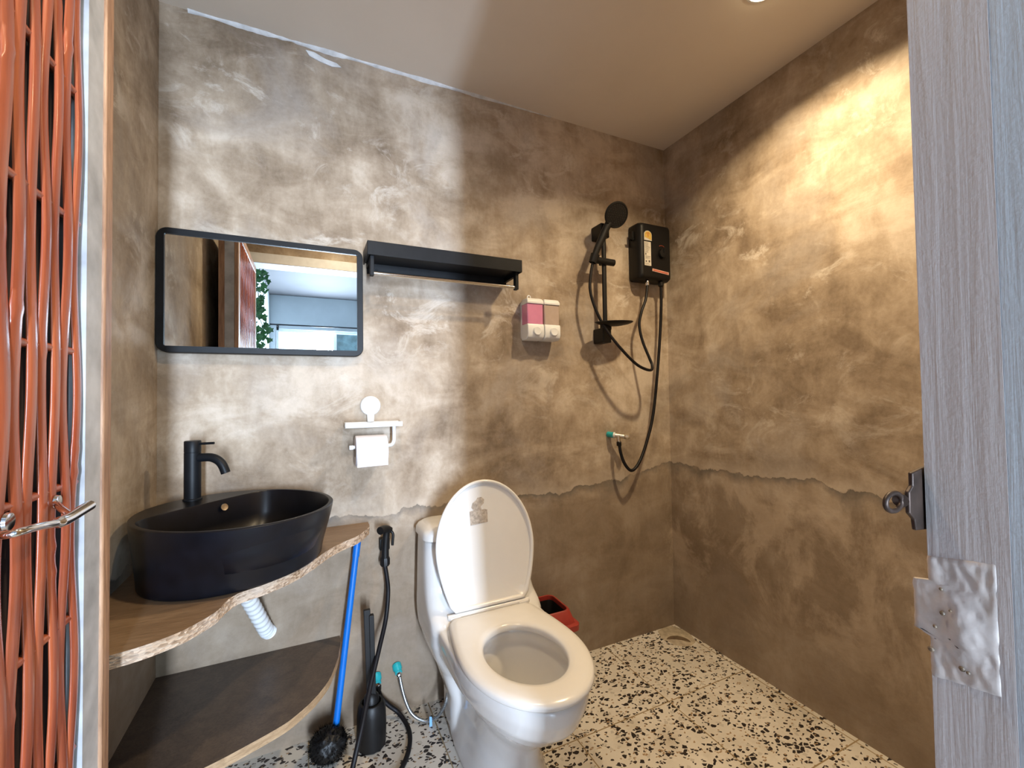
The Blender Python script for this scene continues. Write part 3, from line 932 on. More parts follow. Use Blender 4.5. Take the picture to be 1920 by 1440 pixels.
# hoses
hose1 = [(1.078, 1.492, 1.655), (1.066, 1.492, 1.60), (1.060, 1.490, 1.531), (1.080, 1.482, 1.452), (1.118, 1.470, 1.374), (1.170, 1.452, 1.300), (1.244, 1.440, 1.229), (1.300, 1.440, 1.203), (1.340, 1.445, 1.200), (1.358, 1.460, 1.222), (1.354, 1.47, 1.252), (1.335, 1.49, 1.329), (1.327, 1.50, 1.401), (1.341, 1.50, 1.462), (1.372, 1.505, 1.524), (1.389, 1.512, 1.590), (1.389, 1.512, 1.612)]
sh = thing('shower_hose', 'thin black hose looping from the hand shower up to the water heater', 'hose', (1.34, 1.44, 1.2))
obj('tubing', tube(hose1, 0.0062, 12, 8), MAT['black_rubber'], sh, smooth=60)
obj('nut', lathe([(.0078, 0), (.0088, .002), (.0088, .018), (.0068, .022)], (1.389, 1.512, 1.588), (0, 0, 1), 16), MAT['chrome'], sh, smooth=40)
hose2 = [(1.470, 1.512, 1.614), (1.472, 1.513, 1.570), (1.472, 1.515, 1.50), (1.468, 1.52, 1.387), (1.446, 1.522, 1.189), (1.412, 1.52, 0.995), (1.357, 1.512, 0.862), (1.307, 1.503, 0.789), (1.265, 1.50, 0.764), (1.236, 1.507, 0.793), (1.221, 1.514, 0.840), (1.216, 1.520, 0.892)]
sp_ = thing('heater_supply_hose', 'thin black hose hanging from the water heater down to the wall valve', 'hose', (1.26, 1.5, .76))
obj('tubing', tube(hose2, 0.0068, 12, 8), MAT['black_rubber'], sp_, smooth=60)
obj('nut', lathe([(.0095, 0), (.0105, .002), (.0105, .016), (.008, .02)], (1.2165, 1.5195, .872), (0, 0, 1), 8), MAT['black_plastic'], sp_, smooth=30)
obj('nut', lathe([(.0085, 0), (.0115, .003), (.0115, .02), (.008, .024)], (1.4705, 1.512, 1.590), (0, 0, 1), 8), MAT['black_plastic'], sp_, smooth=30)

# wall valve feeding the heater
V = thing('wall_valve', 'small tarnished angle valve with teal collar on the wall under the shower', 'valve', (1.21, YB, .915))
obj('elbow_collar', tube([(1.198, YB, .919), (1.204, 1.538, .918)], .0125, 18), MAT['teal'], V, smooth=50)
obj('escutcheon', tube([(1.205, 1.540, .918), (1.209, 1.534, .9175)], .0125, 18), MAT['white_pl'], V, smooth=50)
bm = bmesh.new()
add_tube(bm, [(1.206, 1.538, .918), (1.240, 1.512, .912)], .0095, 14)
add_tube(bm, [(1.216, 1.524, .915), (1.2165, 1.5195, .889)], .0082, 12)
obj('valve_body', bm, MAT['brass'], V, smooth=50)
bm = bmesh.new()
ax = Vector((.6, -.5, -.06)).normalized()
prof = [(0, 0), (.010, 0), (.0125, .004), (.0125, .018), (.010, .022), (0, .022)]
add_lathe(bm, prof, (1.240, 1.512, .912), ax, 7)
obj('valve_knob', bm, MAT['brass'], V, smooth=30)

# ------------------------------------------------------------------ water heater
HT = thing('water_heater', 'black electric water heater box in the corner beside the shower bar', 'water heater', (1.42, YB, 1.6))
def heater_body():
    bm = bmesh.new()
    rings = []
    for y, ins in ((YB, .004), (YB - .006, .0), (YB - .055, .0), (YB - .074, .006), (YB - .080, .014)):
        pts = []
        base = round_rect(1.333 + ins, 1.520 - ins, 1.612 + ins, 1.868 - ins, .014, 5)
        for x, z in base:
            if z > 1.74:
                z += 0.008 * math.sin((x - 1.333) / .187 * PI)
            pts.append((x, y, z))
        rings.append(pts)
    add_loft(bm, rings)
    return bm
hb = obj('housing', heater_body(), MAT['black_plastic'], HT, smooth=45)
yf = YB - .0805
kn = obj('dial', lathe([(0, 0), (.022, 0), (.020, .012), (0, .014)], (1.458, yf, 1.735), (0, -1, 0), 28), MAT['black_plastic'], HT, smooth=40)
obj('pointer', box(1.4565, 1.4595, yf - .0155, yf - .013, 1.735, 1.753), MAT['black'], kn)
bm = bmesh.new()
arc = [(1.458 + .030 * math.cos(a), yf - .0004, 1.742 + .030 * math.sin(a)) for a in [math.radians(60 + 60 * k / 10) for k in range(11)]]
add_tube(bm, arc, .0012, 6)
obj('dial_mark', bm, MAT['ink_red'], HT)
# rating label: domed yellow one, then a long white one
dome = [(1.356, 1.786), (1.400, 1.786), (1.400, 1.812)] + [(1.378 + .022 * math.cos(a), 1.812 + .018 * math.sin(a)) for a in [PI * k / 12 for k in range(1, 12)]] + [(1.356, 1.812)]
ly = obj('rating_label', slab_xz(dome, yf - .0006, yf + .0005), MAT['sticker_w'], HT)
ly['label'] = 'yellow and white domed label'
dome2 = [(1.359, 1.800), (1.398, 1.789), (1.398, 1.812)] + [(1.3785 + .0195 * math.cos(a), 1.812 + .0155 * math.sin(a)) for a in [PI * k / 12 for k in range(1, 12)]] + [(1.359, 1.812)]
obj('dial_print', slab_xz(dome2, yf - .0010, yf - .0005), MAT['sticker_y'], ly)
bm = bmesh.new()
for k in range(7):
    a = math.radians(20 + 140 * k / 6)
    add_box(bm, 1.3785 + .012 * math.cos(a) - .0012, 1.3785 + .012 * math.cos(a) + .0012, yf - .0014, yf - .0009, 1.811 + .010 * math.sin(a) - .0012, 1.811 + .010 * math.sin(a) + .0012)
add_box(bm, 1.3765, 1.380, yf - .0014, yf - .0009, 1.802, 1.820)
obj('label_marks', bm, MAT['ink_red'], ly)
lw = obj('info_label', slab_xz([(1.356, 1.672), (1.394, 1.672), (1.394, 1.780), (1.356, 1.780)], yf - .0006, yf + .0005), MAT['sticker_w'], HT)
lw['label'] = 'long white printed label'
bm = bmesh.new()
rnd = random.Random(4)
z = 1.776
while z > 1.676:
    if not (1.718 < z < 1.730) and not (1.684 < z < 1.700):
        x1 = rnd.uniform(1.375, 1.391)
        add_box(bm, 1.3595, x1, yf - .0010, yf - .0005, z - .0007, z)
    z -= .0032
add_box(bm, 1.3605, 1.3665, yf - .0010, yf - .0005, 1.719, 1.728)
add_box(bm, 1.362, 1.369, yf - .0010, yf - .0005, 1.687, 1.694)
add_box(bm, 1.379, 1.387, yf - .0010, yf - .0005, 1.687, 1.696)
obj('print', bm, MAT['ink'], lw)
lr = obj('warning_label', slab_xz([(1.400, 1.650), (1.4975, 1.641), (1.4985, 1.653), (1.401, 1.662)], yf - .0006, yf + .0005), MAT['sticker_r'], HT)
lr['label'] = 'narrow pink label with red print'
obj('print', slab_xz([(1.406, 1.6525), (1.492, 1.6447), (1.4924, 1.6500), (1.4064, 1.6578)], yf - .0010, yf - .0005), MAT['ink_red'], lr)
bm = bmesh.new()
add_box(bm, 1.322, 1.334, 1.53, 1.545, 1.795, 1.835)
add_tube(bm, [(1.310, 1.535, 1.800), (1.334, 1.535, 1.800)], .006, 10)
obj('cable_gland', bm, MAT['black_plastic'], HT, smooth=40)

# ------------------------------------------------------------------ toilet paper holder and roll
PH = thing('paper_holder', 'white plastic toilet paper holder with small shelf and round suction disc', 'toilet paper holder', (0.19, YB, 1.0))
obj('suction_disc', lathe([(0, 0), (.034, 0), (.034, .012), (.031, .016), (0, .017)], (0.187, YB, 1.071), (0, -1, 0), 40), MAT['white_pl'], PH, smooth=40)
bm = bmesh.new()
add_loft(bm, [[(0.174, YB - .010, 1.042), (0.200, YB - .010, 1.042), (0.199, YB - .016, 1.044), (0.175, YB - .016, 1.044)],
              [(0.175, YB - .010, 1.015), (0.199, YB - .010, 1.015), (0.197, YB - .018, 1.015), (0.177, YB - .018, 1.015)]])
obj('neck', bm, MAT['white_pl'], PH, bevel=.002)
bm = bmesh.new()
ts0, ts1, tz = 0.101, 0.285, 1.000
add_box(bm, ts0, ts1, 1.500, YB - .004, tz, tz + .004)
add_box(bm, ts0, ts1, 1.500, 1.503, tz + .004, tz + .0165)
add_box(bm, ts0, ts0 + .003, 1.503, YB - .004, tz + .004, tz + .0165)
add_box(bm, ts1 - .003, ts1, 1.503, YB - .004, tz + .004, tz + .0165)
add_box(bm, ts0 + .003, ts1 - .003, YB - .008, YB - .004, tz + .004, tz + .0165)
obj('tray', bm, MAT['white_pl'], PH, bevel=.0015)
arm = [(0.258, 1.515, 1.003), (0.258, 1.515, .97), (0.257, 1.515, .950), (0.250, 1.515, .938), (0.236, 1.515, .936), (0.20, 1.515, .936), (0.120, 1.515, .936)]
obj('arm', tube(arm, .0062, 12, 4), MAT['white_pl'], PH, smooth=60)
obj('end_stop', box(0.114, 0.127, 1.508, 1.522, .929, .943), MAT['white_pl'], PH, bevel=.0015)
RO = thing('toilet_paper_roll', 'white toilet paper roll hanging on the plastic holder', 'toilet paper', (0.184, 1.515, .92))
bm = bmesh.new()
prof = [(.0205, 0), (.0480, 0), (.0500, .002), (.0500, .098), (.0480, .100), (.0205, .100), (.0205, 0)]
add_lathe(bm, prof, (0.132, 1.515, .9236), (1, 0, 0), 48, close=False)
obj('paper', bm, MAT['paper'], RO, smooth=40)
bm = bmesh.new()
add_lathe(bm, [(.0190, -.0005), (.0203, -.0005), (.0203, .1005), (.0190, .1005), (.0190, -.0005)], (0.132, 1.515, .9236), (1, 0, 0), 32, close=False)
obj('cardboard_core', bm, plain('brown_cardboard', (.30, .23, .16), .9), RO, smooth=40)
bm = bmesh.new()
add_loft(bm, [[(0.134, 1.4648, .918), (0.230, 1.4648, .918), (0.230, 1.4636, .918), (0.134, 1.4636, .918)],
              [(0.134, 1.4655, .876), (0.230, 1.4655, .878), (0.230, 1.4643, .878), (0.134, 1.4643, .876)]])
obj('loose_sheet', bm, MAT['paper'], RO)

# ------------------------------------------------------------------ corner counter and lower shelf
ZC = 0.672
edge = [(0.177, YB), (0.177, 1.530), (0.168, 1.495), (0.130, 1.428), (0.081, 1.383), (0.043, 1.335), (0.008, 1.275), (-0.028, 1.222), (-0.060, 1.188), (-0.098, 1.160), (-0.125, 1.146), (-0.148, 1.132), (-0.163, 1.105), (-0.170, 1.075), (-0.180, 1.050), (-0.212, 1.006), (-0.246, .982), (-0.285, .966), (-0.330, .960), (XL, .957)]
def corner_slab(path, z0, z1, mats, jit=0.0015):
    """top/bottom material 0, cut edge material 1"""
    bm = bmesh.new()
    p = [(v.x, v.y) for v in catmull([(x, y, 0) for x, y in path], 4)]
    pts = p + [(XL, YB)]
    ring_t = [(x, y, z1) for x, y in pts]
    ring_b = [(x, y, z0) for x, y in pts]
    n_ = len(pts)
    mid = []
    lay = []
    for t_ in (0.0, 0.15, 0.4, 0.7, 0.9, 1.0):
        ring = []
        for i, (x, y) in enumerate(pts):
            q = 0 if i >= len(p) - 1 or i == 0 else jit * noise.noise(Vector((x * 60, y * 60, t_ * 4)))
            ring.append((x + q, y + q * .6, z1 + (z0 - z1) * t_ + (0.0 if t_ in (0, 1) else 0)))
        lay.append(ring)
    vr = add_loft(bm, lay)
    bm.faces.ensure_lookup_table()
    for f in bm.faces:
        nz = abs(f.normal.z) if f.normal.length else 0
    bm.normal_update()
    for f in bm.faces:
        f.material_index = 0 if abs(f.normal.z) > .7 and len(f.verts) > 4 else 1
    return bm
CT = thing('corner_counter', 'brown laminate corner counter with raw chipboard edge, under the black basin', 'counter', (-0.1, YB, ZC))
obj('top', corner_slab(edge, ZC - .024, ZC, None, .003), [MAT['top'], MAT['board']], CT)
bm = bmesh.new()
add_box(bm, -0.36, 0.075, YB - .028, YB, ZC - .062, ZC - .024)
add_box(bm, XL, XL + .028, 0.99, YB, ZC - .062, ZC - .024)
obj('support_batten', bm, MAT['top'], CT, bevel=.002)
LS = thing('corner_shelf', 'dark brown quarter round corner shelf below the counter', 'shelf', (-0.2, YB, .31))
edge2 = [(0.085, YB), (0.085, 1.520), (0.069, 1.422), (0.042, 1.335), (0.007, 1.275), (-0.028, 1.236), (-0.064, 1.207), (-0.142, 1.171), (-0.202, 1.148), (-0.29, 1.125), (XL, 1.105)]
obj('board', corner_slab(edge2, .288, .310, None, .002), [MAT['low'], MAT['lowedge']], LS)

# ------------------------------------------------------------------ basin
BA = thing('wash_basin', 'large oval matt black ceramic vessel basin on the corner counter', 'basin', (-0.165, 1.295, ZC))
ZR = 0.829
ud = Vector((1, 1, 0)).normalized(); vd = Vector((-1, 1, 0)).normalized()
BC = Vector((-0.165, 1.295, 0))
def ell(cu, cv, a, b, z, n=72, k=2.0):
    out = []
    for i in range(n):
        t = 2 * PI * i / n
        c, s = math.cos(t), math.sin(t)
        p = BC + ud * (cu + a * abs(c) ** (2 / k) * (1 if c > 0 else -1)) + vd * (cv + b * abs(s) ** (2 / k) * (1 if s > 0 else -1))
        out.append((p.x, p.y, z))
    return out
def mixell(t, z):
    e0, e1 = (.020, .026, .209, .184), (-.003, -.003, .206, .231)
    q = 3 * t * t - 2 * t ** 3
    q = .6 * t + .4 * q
    return ell(*[p + (r - p) * q for p, r in zip(e0, e1)], z)
outer = [ell(0.020, 0.026, .202, .177, ZC + .0005), ell(0.020, .026, .207, .182, ZC + .002)] + [mixell(k / 12, ZC + .006 + (ZR - .008 - ZC) * k / 12) for k in range(13)] + [ell(-0.003, -.003, .204, .229, ZR)]
# bowl opening leaves a deck crescent on the corner side
def opening(f, z, vmax=.118, n=72):
    out = []
    for i in range(n):
        t = 2 * PI * i / n
        u_, v_ = -.003 + .196 * f * math.cos(t), -.003 + .221 * f * math.sin(t) - .02 * (1 - f)
        k0 = vmax * f - .07
        if v_ > k0:
            v_ = k0 + .07 * math.tanh((v_ - k0) / .07)
        p = BC + ud * u_ + vd * v_
        out.append((p.x, p.y, z))
    return out
inner = [opening(1, ZR), opening(.99, ZR - .003), opening(.95, ZR - .06), opening(.84, ZR - .105), opening(.55, ZR - .126), opening(.15, ZR - .131)]
bm = bmesh.new()
add_loft(bm, outer + inner, cap0=True, cap1=True)
bo = obj('bowl', bm, MAT['black_ceramic'], BA, smooth=50)
dc = BC + vd * -.022
obj('drain', lathe([(0, 0), (.026, 0), (.030, .002), (.030, .004), (.022, .006), (0, .007)], (dc.x, dc.y, ZR - .1305), (0, 0, 1), 32), MAT['brass'], BA, smooth=40)
oc = BC + vd * .108 + ud * .040
obj('overflow', lathe([(0, 0), (.006, 0), (.0095, .002), (.009, .003), (0, .002)], (oc.x, oc.y, ZR - .020), (.6, -.75, .25), 20), MAT['chrome'], BA, smooth=40)

# ------------------------------------------------------------------ faucet
fx, fy = -0.292, 1.442
FA = thing('basin_faucet', 'tall matt black basin faucet with curved spout and pin lever', 'faucet', (fx, fy, ZR))
obj('body', lathe([(0, 0), (.022, 0), (.022, .003), (.0195, .005), (.0195, .128), (.0188, .1285), (.0188, .1295), (.0195, .130), (.0195, .158), (.018, .160), (0, .160)], (fx, fy, ZR), (0, 0, 1), 32), MAT['black'], FA, smooth=40)
sd = Vector((.93, -.36, 0)).normalized()
def fp(d, z): return (fx + sd.x * d, fy + sd.y * d, ZR + z)
obj('spout', tube([fp(.005, .112), fp(.028, .114), fp(.050, .113), fp(.068, .104), fp(.079, .090), fp(.087, .070)], .0115, 18, 6), MAT['black'], FA, smooth=60)
obj('lever', tube([fp(.012, .151), fp(.056, .1525)], .0034, 12), MAT['black'], FA, smooth=60)

# ------------------------------------------------------------------ drain pipe (corrugated)
bm = bmesh.new()
p0, p1 = Vector((-0.162, 1.40, .640)), Vector((-0.160, 1.455, .50))
path = catmull([(-0.170, 1.36, .648), (-0.168, 1.42, .570), (-0.150, 1.49, .48), (-0.128, 1.545, .395), (-0.120, YB, .372)], 22)
add_tube(bm, path, .02, 20, rfun=lambda t: .0195 + .0022 * math.cos(t * 2 * PI * 19))
dp = obj('drain_pipe', bm, MAT['white_pl'], smooth=80)
tag(dp, 'white corrugated plastic waste pipe under the counter', 'pipe')

# ------------------------------------------------------------------ toilet
TX = 0.520
TO = thing('toilet', 'white one piece toilet with raised lid, standing against the back wall', 'toilet', (TX, 1.2, 0))
def oval(cx, yf_, yb, hw, hb, z, n=64, ym=None):
    """plan outline: round front at yf_, straighter back at yb. hw = half width at widest, hb = at back"""
    L = yb - yf_
    out = []
    ym = ym if ym is not None else yf_ + L * .45
    for i in range(n):
        t = 2 * PI * i / n
        c, s = math.cos(t), math.sin(t)
        if s < 0:   # front half
            out.append((cx + hw * c, ym + (ym - yf_) * s, z))
        else:       # rear half, superellipse towards squarish
            e = 2 / 3.6
            cc = (abs(c) ** e) * (1 if c > 0 else -1)
            ss = abs(s) ** e
            w = hw + (hb - hw) * ss
            out.append((cx + w * cc, ym + (yb - ym) * ss, z))
    return out
bm = bmesh.new()
ped = [(0.000, .985, 1.50, .118, .118), (.012, .985, 1.50, .118, .118), (.05, 1.000, 1.50, .100, .108), (.12, 1.030, 1.50, .080, .100), (.17, 1.030, 1.51, .080, .108),
       (.215, .990, 1.52, .098, .125), (.26, .925, 1.54, .132, .150), (.31, .872, 1.55, .161, .170), (.355, .850, 1.56, .172, .180), (.385, .846, 1.56, .173, .185), (.395, .850, 1.56, .170, .185)]
rings = [oval(TX, a, b, c, d, z) for z, a, b, c, d in ped]
def hole(yf_, yb, hw, z, cx=TX, n=64):
    ym = (yf_ + yb) / 2
    return [(cx + hw * math.cos(2 * PI * i / n), ym + (yb - ym) * math.sin(2 * PI * i / n), z) for i in range(n)]
rings += [hole(.905, 1.215, .122, .395), hole(.912, 1.21, .118, .385), hole(.90, 1.22, .128, .355), hole(.925, 1.21, .112, .29), hole(.99, 1.21, .075, .22), hole(1.03, 1.18, .05, .19)]
add_loft(bm, rings)
# rear body that rises into the tank
tk = [(.02, 1.34, 1.50, .112), (.12, 1.34, 1.51, .112), (.20, 1.35, 1.54, .135), (.27, 1.32, 1.562, .168), (.33, 1.29, 1.564, .186), (.38, 1.275, 1.565, .190), (.405, 1.295, 1.565, .190), (.43, 1.335, 1.565, .189), (.47, 1.362, 1.565, .188), (.54, 1.380, 1.565, .186), (.60, 1.388, 1.565, .184), (.625, 1.388, 1.565, .183)]
def rrect(x0, x1, y0_, y1, r, z, n=6):
    return [(x, y, z) for x, y in round_rect(x0, x1, y0_, y1, r, n)]
add_loft(bm, [rrect(TX - w, TX + w, a, b, min(.05, (b - a) * .3), z) for z, a, b, w in tk])
body = obj('body', bm, MAT['white'], TO)
rm = body.modifiers.new('remesh', 'REMESH'); rm.mode = 'VOXEL'; rm.voxel_size = 0.0040; rm.use_smooth_shade = True
smo = body.modifiers.new('smooth', 'SMOOTH'); smo.factor = 0.5; smo.iterations = 26
# tank lid
bm = bmesh.new()
add_loft(bm, [rrect(TX - w, TX + w, a, 1.567, .045, z) for z, a, w in ((.627, 1.385, .185), (.630, 1.381, .189), (.648, 1.383, .188), (.658, 1.392, .180), (.663, 1.405, .166))])
obj('tank_lid', bm, MAT['white'], TO, smooth=50)
obj('flush_button', lathe([(0, 0), (.022, 0), (.021, .004), (0, .005)], (TX, 1.48, .6625), (0, 0, 1), 28), MAT['chrome'], TO, smooth=40)
# seat ring
def d_shape(ins, front, mid, back, hw, hb, n=96):
    """rounded front half, sides running to a straight back edge; returns (u, v) pairs"""
    pts = []
    f, bk = front + (mid > front) * ins - (mid < front) * ins, back - (back > mid) * ins + (back < mid) * ins
    q = n // 2
    for i in range(q + 1):
        t = PI + PI * i / q
        pts.append(((hw - ins) * math.cos(t), mid - (f - mid) * math.sin(t) * 1.0))
    m_ = n - q - 1
    side = m_ // 3
    def w(t): return (hw - ins) - (hw - hb) * t ** 1.7
    cr = .09
    for i in range(1, side + 1):
        t = (1 - cr) * i / side
        pts.append((w(t), mid + (bk - mid) * t))
    mid_n = m_ - 2 * side
    for i in range(1, mid_n + 1):
        t = i / (mid_n + 1)
        x = (w(1) - .006) * math.cos(PI * t) * -1
        xx = -x
        e = min(1.0, (1 - abs(xx) / w(1)) * 6)
        pts.append((xx, bk))
    for i in range(side, 0, -1):
        t = (1 - cr) * i / side
        pts.append((-w(t), mid + (bk - mid) * t))
    return pts
def seat_out(ins, z, n=96):
    return [(TX - .002 + u_, v_, z) for u_, v_ in d_shape(ins, .842, 1.075, 1.305, .171, .136, n)]
def seat_in(ins, z, n=96):
    return [(TX - .002 + (.106 + ins) * math.cos(PI + 2 * PI * i / n), 1.058 + (.137 + ins) * math.sin(PI + 2 * PI * i / n), z) for i in range(n)]
bm = bmesh.new()
rings = [seat_out(.004, .3975), seat_out(0, .402), seat_out(0, .410), seat_out(.006, .416), seat_out(.02, .419),
         seat_in(.020, .419), seat_in(.006, .416), seat_in(0, .410), seat_in(.002, .3975)]
vr = add_loft(bm, rings, False, False)
n_ = len(vr[0])
for k in range(n_):
    bm.faces.new((vr[-1][k], vr[-1][(k + 1) % n_], vr[0][(k + 1) % n_], vr[0][k]))
obj('seat', bm, MAT['seat'], TO, smooth=60)
# lid, raised and leaning on the tank
th = math.radians(100)
hy, hz = 1.312, .424
def lidp(u, v, w):
    """u across, v up from hinge, w out of the lid face towards the room"""
    d = Vector((0, -math.cos(th), math.sin(th)))
    nrm = Vector((0, -math.sin(th), -math.cos(th)))
    p = Vector((TX + .004 + u, hy, hz)) + d * v + nrm * w
    return (p.x, p.y, p.z)
def lid_ring(ins, w, n=96):
    return [lidp(u_, v_, w) for u_, v_ in d_shape(ins, .398, .185, .002, .172, .128, n)]
bm = bmesh.new()
rings = [lid_ring(.03, -.014), lid_ring(.012, -.012), lid_ring(.003, -.006), lid_ring(0, .002), lid_ring(.001, .007), lid_ring(.006, .009), lid_ring(.011, .006), lid_ring(.013, .0), lid_ring(.035, -.003), lid_ring(.08, -.004)]
add_loft(bm, rings)
ld = obj('lid', bm, MAT['seat'], TO, smooth=60)
# brownish glue mark left by a removed sticker: square with a blob on top
bm = bmesh.new()
mk0 = [(-.040, .262), (.012, .266), (.013, .306), (.004, .309), (-.004, .308), (-.006, .318), (.004, .328), (.006, .340), (-.002, .349), (-.014, .348), (-.019, .340), (-.030, .332), (-.034, .318), (-.028, .309), (-.040, .306)]
mk = [(u * 1.18 - .002, v - .008) for u, v in mk0]
add_loft(bm, [[lidp(u, v, -.0038) for u, v in mk], [lidp(u, v, -.0030) for u, v in mk]])
obj('sticker_residue', bm, MAT['residue'], ld)
bm = bmesh.new()
add_tube(bm, [(TX - .140, hy, .416), (TX + .140, hy, .416)], .009, 14)
for s in (-1, 1):
    add_box(bm, TX + s * .118 - .018, TX + s * .118 + .018, hy - .012, hy + .018, .396, .420)
obj('hinge_bar', bm, MAT['seat'], TO, bevel=.002)

# ------------------------------------------------------------------ bin behind the toilet
BN = thing('waste_bin', 'small black waste bin with red rim behind the toilet', 'bin', (0.80, 1.45, 0))
bx0, bx1, by0, by1 = 0.705, 0.895, 1.370, 1.545
bm = bmesh.new()
add_loft(bm, [rrect(bx0 + .025, bx1 - .025, by0 + .022, by1 - .022, .02, 0), rrect(bx0 + .004, bx1 - .004, by0 + .004, by1 - .004, .022, .245),
              rrect(bx0 + .007, bx1 - .007, by0 + .007, by1 - .007, .022, .245), rrect(bx0 + .028, bx1 - .028, by0 + .025, by1 - .025, .02, .006)])
obj('tub', bm, MAT['black_plastic'], BN, smooth=40)
bm = bmesh.new()
ro = [rrect(bx0 - .006, bx1 + .008, by0 - .008, by1 + .006, .026, .232), rrect(bx0 - .006, bx1 + .008, by0 - .008, by1 + .006, .026, .252), rrect(bx0 + .006, bx1 - .004, by0 + .004, by1 - .002, .026, .256),
      rrect(bx0 + .018, bx1 - .018, by0 + .018, by1 - .010, .026, .298), rrect(bx0 + .022, bx1 - .022, by0 + .022, by1 - .014, .026, .301), rrect(bx0 + .026, bx1 - .026, by0 + .026, by1 - .018, .022, .300),
      rrect(bx0 + .028, bx1 - .028, by0 + .028, by1 - .020, .02, .262), rrect(bx0 + .010, bx1 - .010, by0 + .010, by1 - .010, .024, .234)]
vr = add_loft(bm, ro, False, False)
n_ = len(vr[0])
for k in range(n_):
    bm.faces.new((vr[-1][k], vr[-1][(k + 1) % n_], vr[0][(k + 1) % n_], vr[0][k]))
obj('rim', bm, MAT['red'], BN, smooth=40)
bm = bmesh.new()
add_loft(bm, [rrect(bx0 + .0285, bx1 - .0285, by0 + .0285, by1 - .0205, .02, .285), rrect(bx0 + .05, bx1 - .05, by0 + .05, by1 - .042, .02, .180), rrect(bx0 + .05, bx1 - .05, by0 + .05, by1 - .042, .02, .178)], cap0=False)
obj('liner', bm, MAT['black_plastic'], BN, smooth=40)

# ------------------------------------------------------------------ floor drain in the shower corner
FD = thing('floor_drain', 'worn mortar floor drain opening in the shower corner', 'floor drain', (1.48, 1.48, 0))
bm = bmesh.new()
ptsm = []
for i in range(40):
    a = 2 * PI * i / 40
    r = 1 + .12 * noise.noise(Vector((math.cos(a) * 2, math.sin(a) * 2, 1)))
    ptsm.append((min(XR, 1.495 + .070 * r * math.cos(a)), min(YB, 1.492 + .082 * r * math.sin(a))))
add_loft(bm, [[(x, y, 0) for x, y in ptsm], [(1.49 + (x - 1.49) * .93, 1.485 + (y - 1.485) * .93, .004) for x, y in ptsm]])
obj('mortar_bed', bm, MAT['mortar'], FD, smooth=50)
bm = bmesh.new()
o1, i1 = [], []
for k in range(25):
    a = math.radians(-25 + 150 * k / 24)
    t_ = math.sin(PI * k / 24)
    o1.append((1.462 + .052 * math.cos(a), 1.445 + .052 * math.sin(a)))
    i1.append((1.462 + (.052 - .030 * t_ ** .5) * math.cos(a), 1.445 + (.052 - .030 * t_ ** .5) * math.sin(a)))
cres = o1 + i1[::-1][1:-1]
add_loft(bm, [[(x, y, .0035) for x, y in cres], [(x, y, .0048) for x, y in cres]])
obj('opening', bm, MAT['drain_dark'], FD)  # flat crescent on the mortar, the shade of the hole put into its colour

# ------------------------------------------------------------------ bidet sprayer
BS = thing('bidet_sprayer', 'black hand bidet sprayer hooked on the wall beside the toilet', 'bidet sprayer', (0.23, 1.54, .56))
bm = bmesh.new()
add_tube(bm, catmull([(0.226, 1.526, .530), (0.227, 1.526, .560), (0.228, 1.524, .600), (0.231, 1.520, .640), (0.232, 1.516, .652)], 5), .012, 18, rfun=lambda t: .0135 - .003 * t)
add_tube(bm, catmull([(0.244, 1.520, .648), (0.232, 1.514, .656), (0.219, 1.502, .660), (0.206, 1.487, .660)], 5), .012, 18, rfun=lambda t: .0105 + .0025 * t)
obj('spray_body', bm, MAT['black_plastic'], BS, smooth=60)
obj('collar', lathe([(.012, 0), (.0165, .002), (.0165, .020), (.0145, .026), (.012, .027)], (0.2265, 1.526, .532), (0, 0, 1), 10), MAT['black_plastic'], BS, smooth=30)
obj('trigger', tube([(0.245, 1.518, .648), (0.252, 1.516, .635), (0.251, 1.516, .615), (0.250, 1.517, .598)], .0045, 10, 4), MAT['black_plastic'], BS, smooth=60)
bm = bmesh.new()
add_box(bm, 0.212, 0.246, 1.545, YB, .575, .615)
add_box(bm, 0.218, 0.240, 1.536, 1.545, .585, .605)
obj('wall_hook', bm, MAT['black_plastic'], BS, bevel=.003)
BH_ = thing('bidet_hose', 'black hose of the bidet sprayer looping down to the floor', 'hose', (0.2, 1.4, .0))
h = [(0.226, 1.526, .532), (0.232, 1.524, .49), (0.235, 1.520, .44), (0.224, 1.500, .366), (0.196, 1.455, .298), (0.160, 1.400, .215), (0.132, 1.345, .150), (0.108, 1.310, .090), (0.096, 1.300, .045), (0.100, 1.290, .016), (0.135, 1.268, .0075), (0.190, 1.275, .0075), (0.235, 1.318, .0075), (0.268, 1.372, .0075), (0.286, 1.430, .008), (0.286, 1.480, .012), (0.266, 1.525, .030), (0.238, 1.536, .055), (0.214, 1.540, .085), (0.203, 1.541, .115)]
obj('tubing', tube(h, .0072, 12, 8), MAT['black_rubber'], BH_, smooth=60)
obj('nut', lathe([(.010, 0), (.011, .002), (.011, .016), (.009, .018)], (0.2025, 1.541, .112), (0, 0, 1), 8), MAT['black_plastic'], BH_, smooth=30)

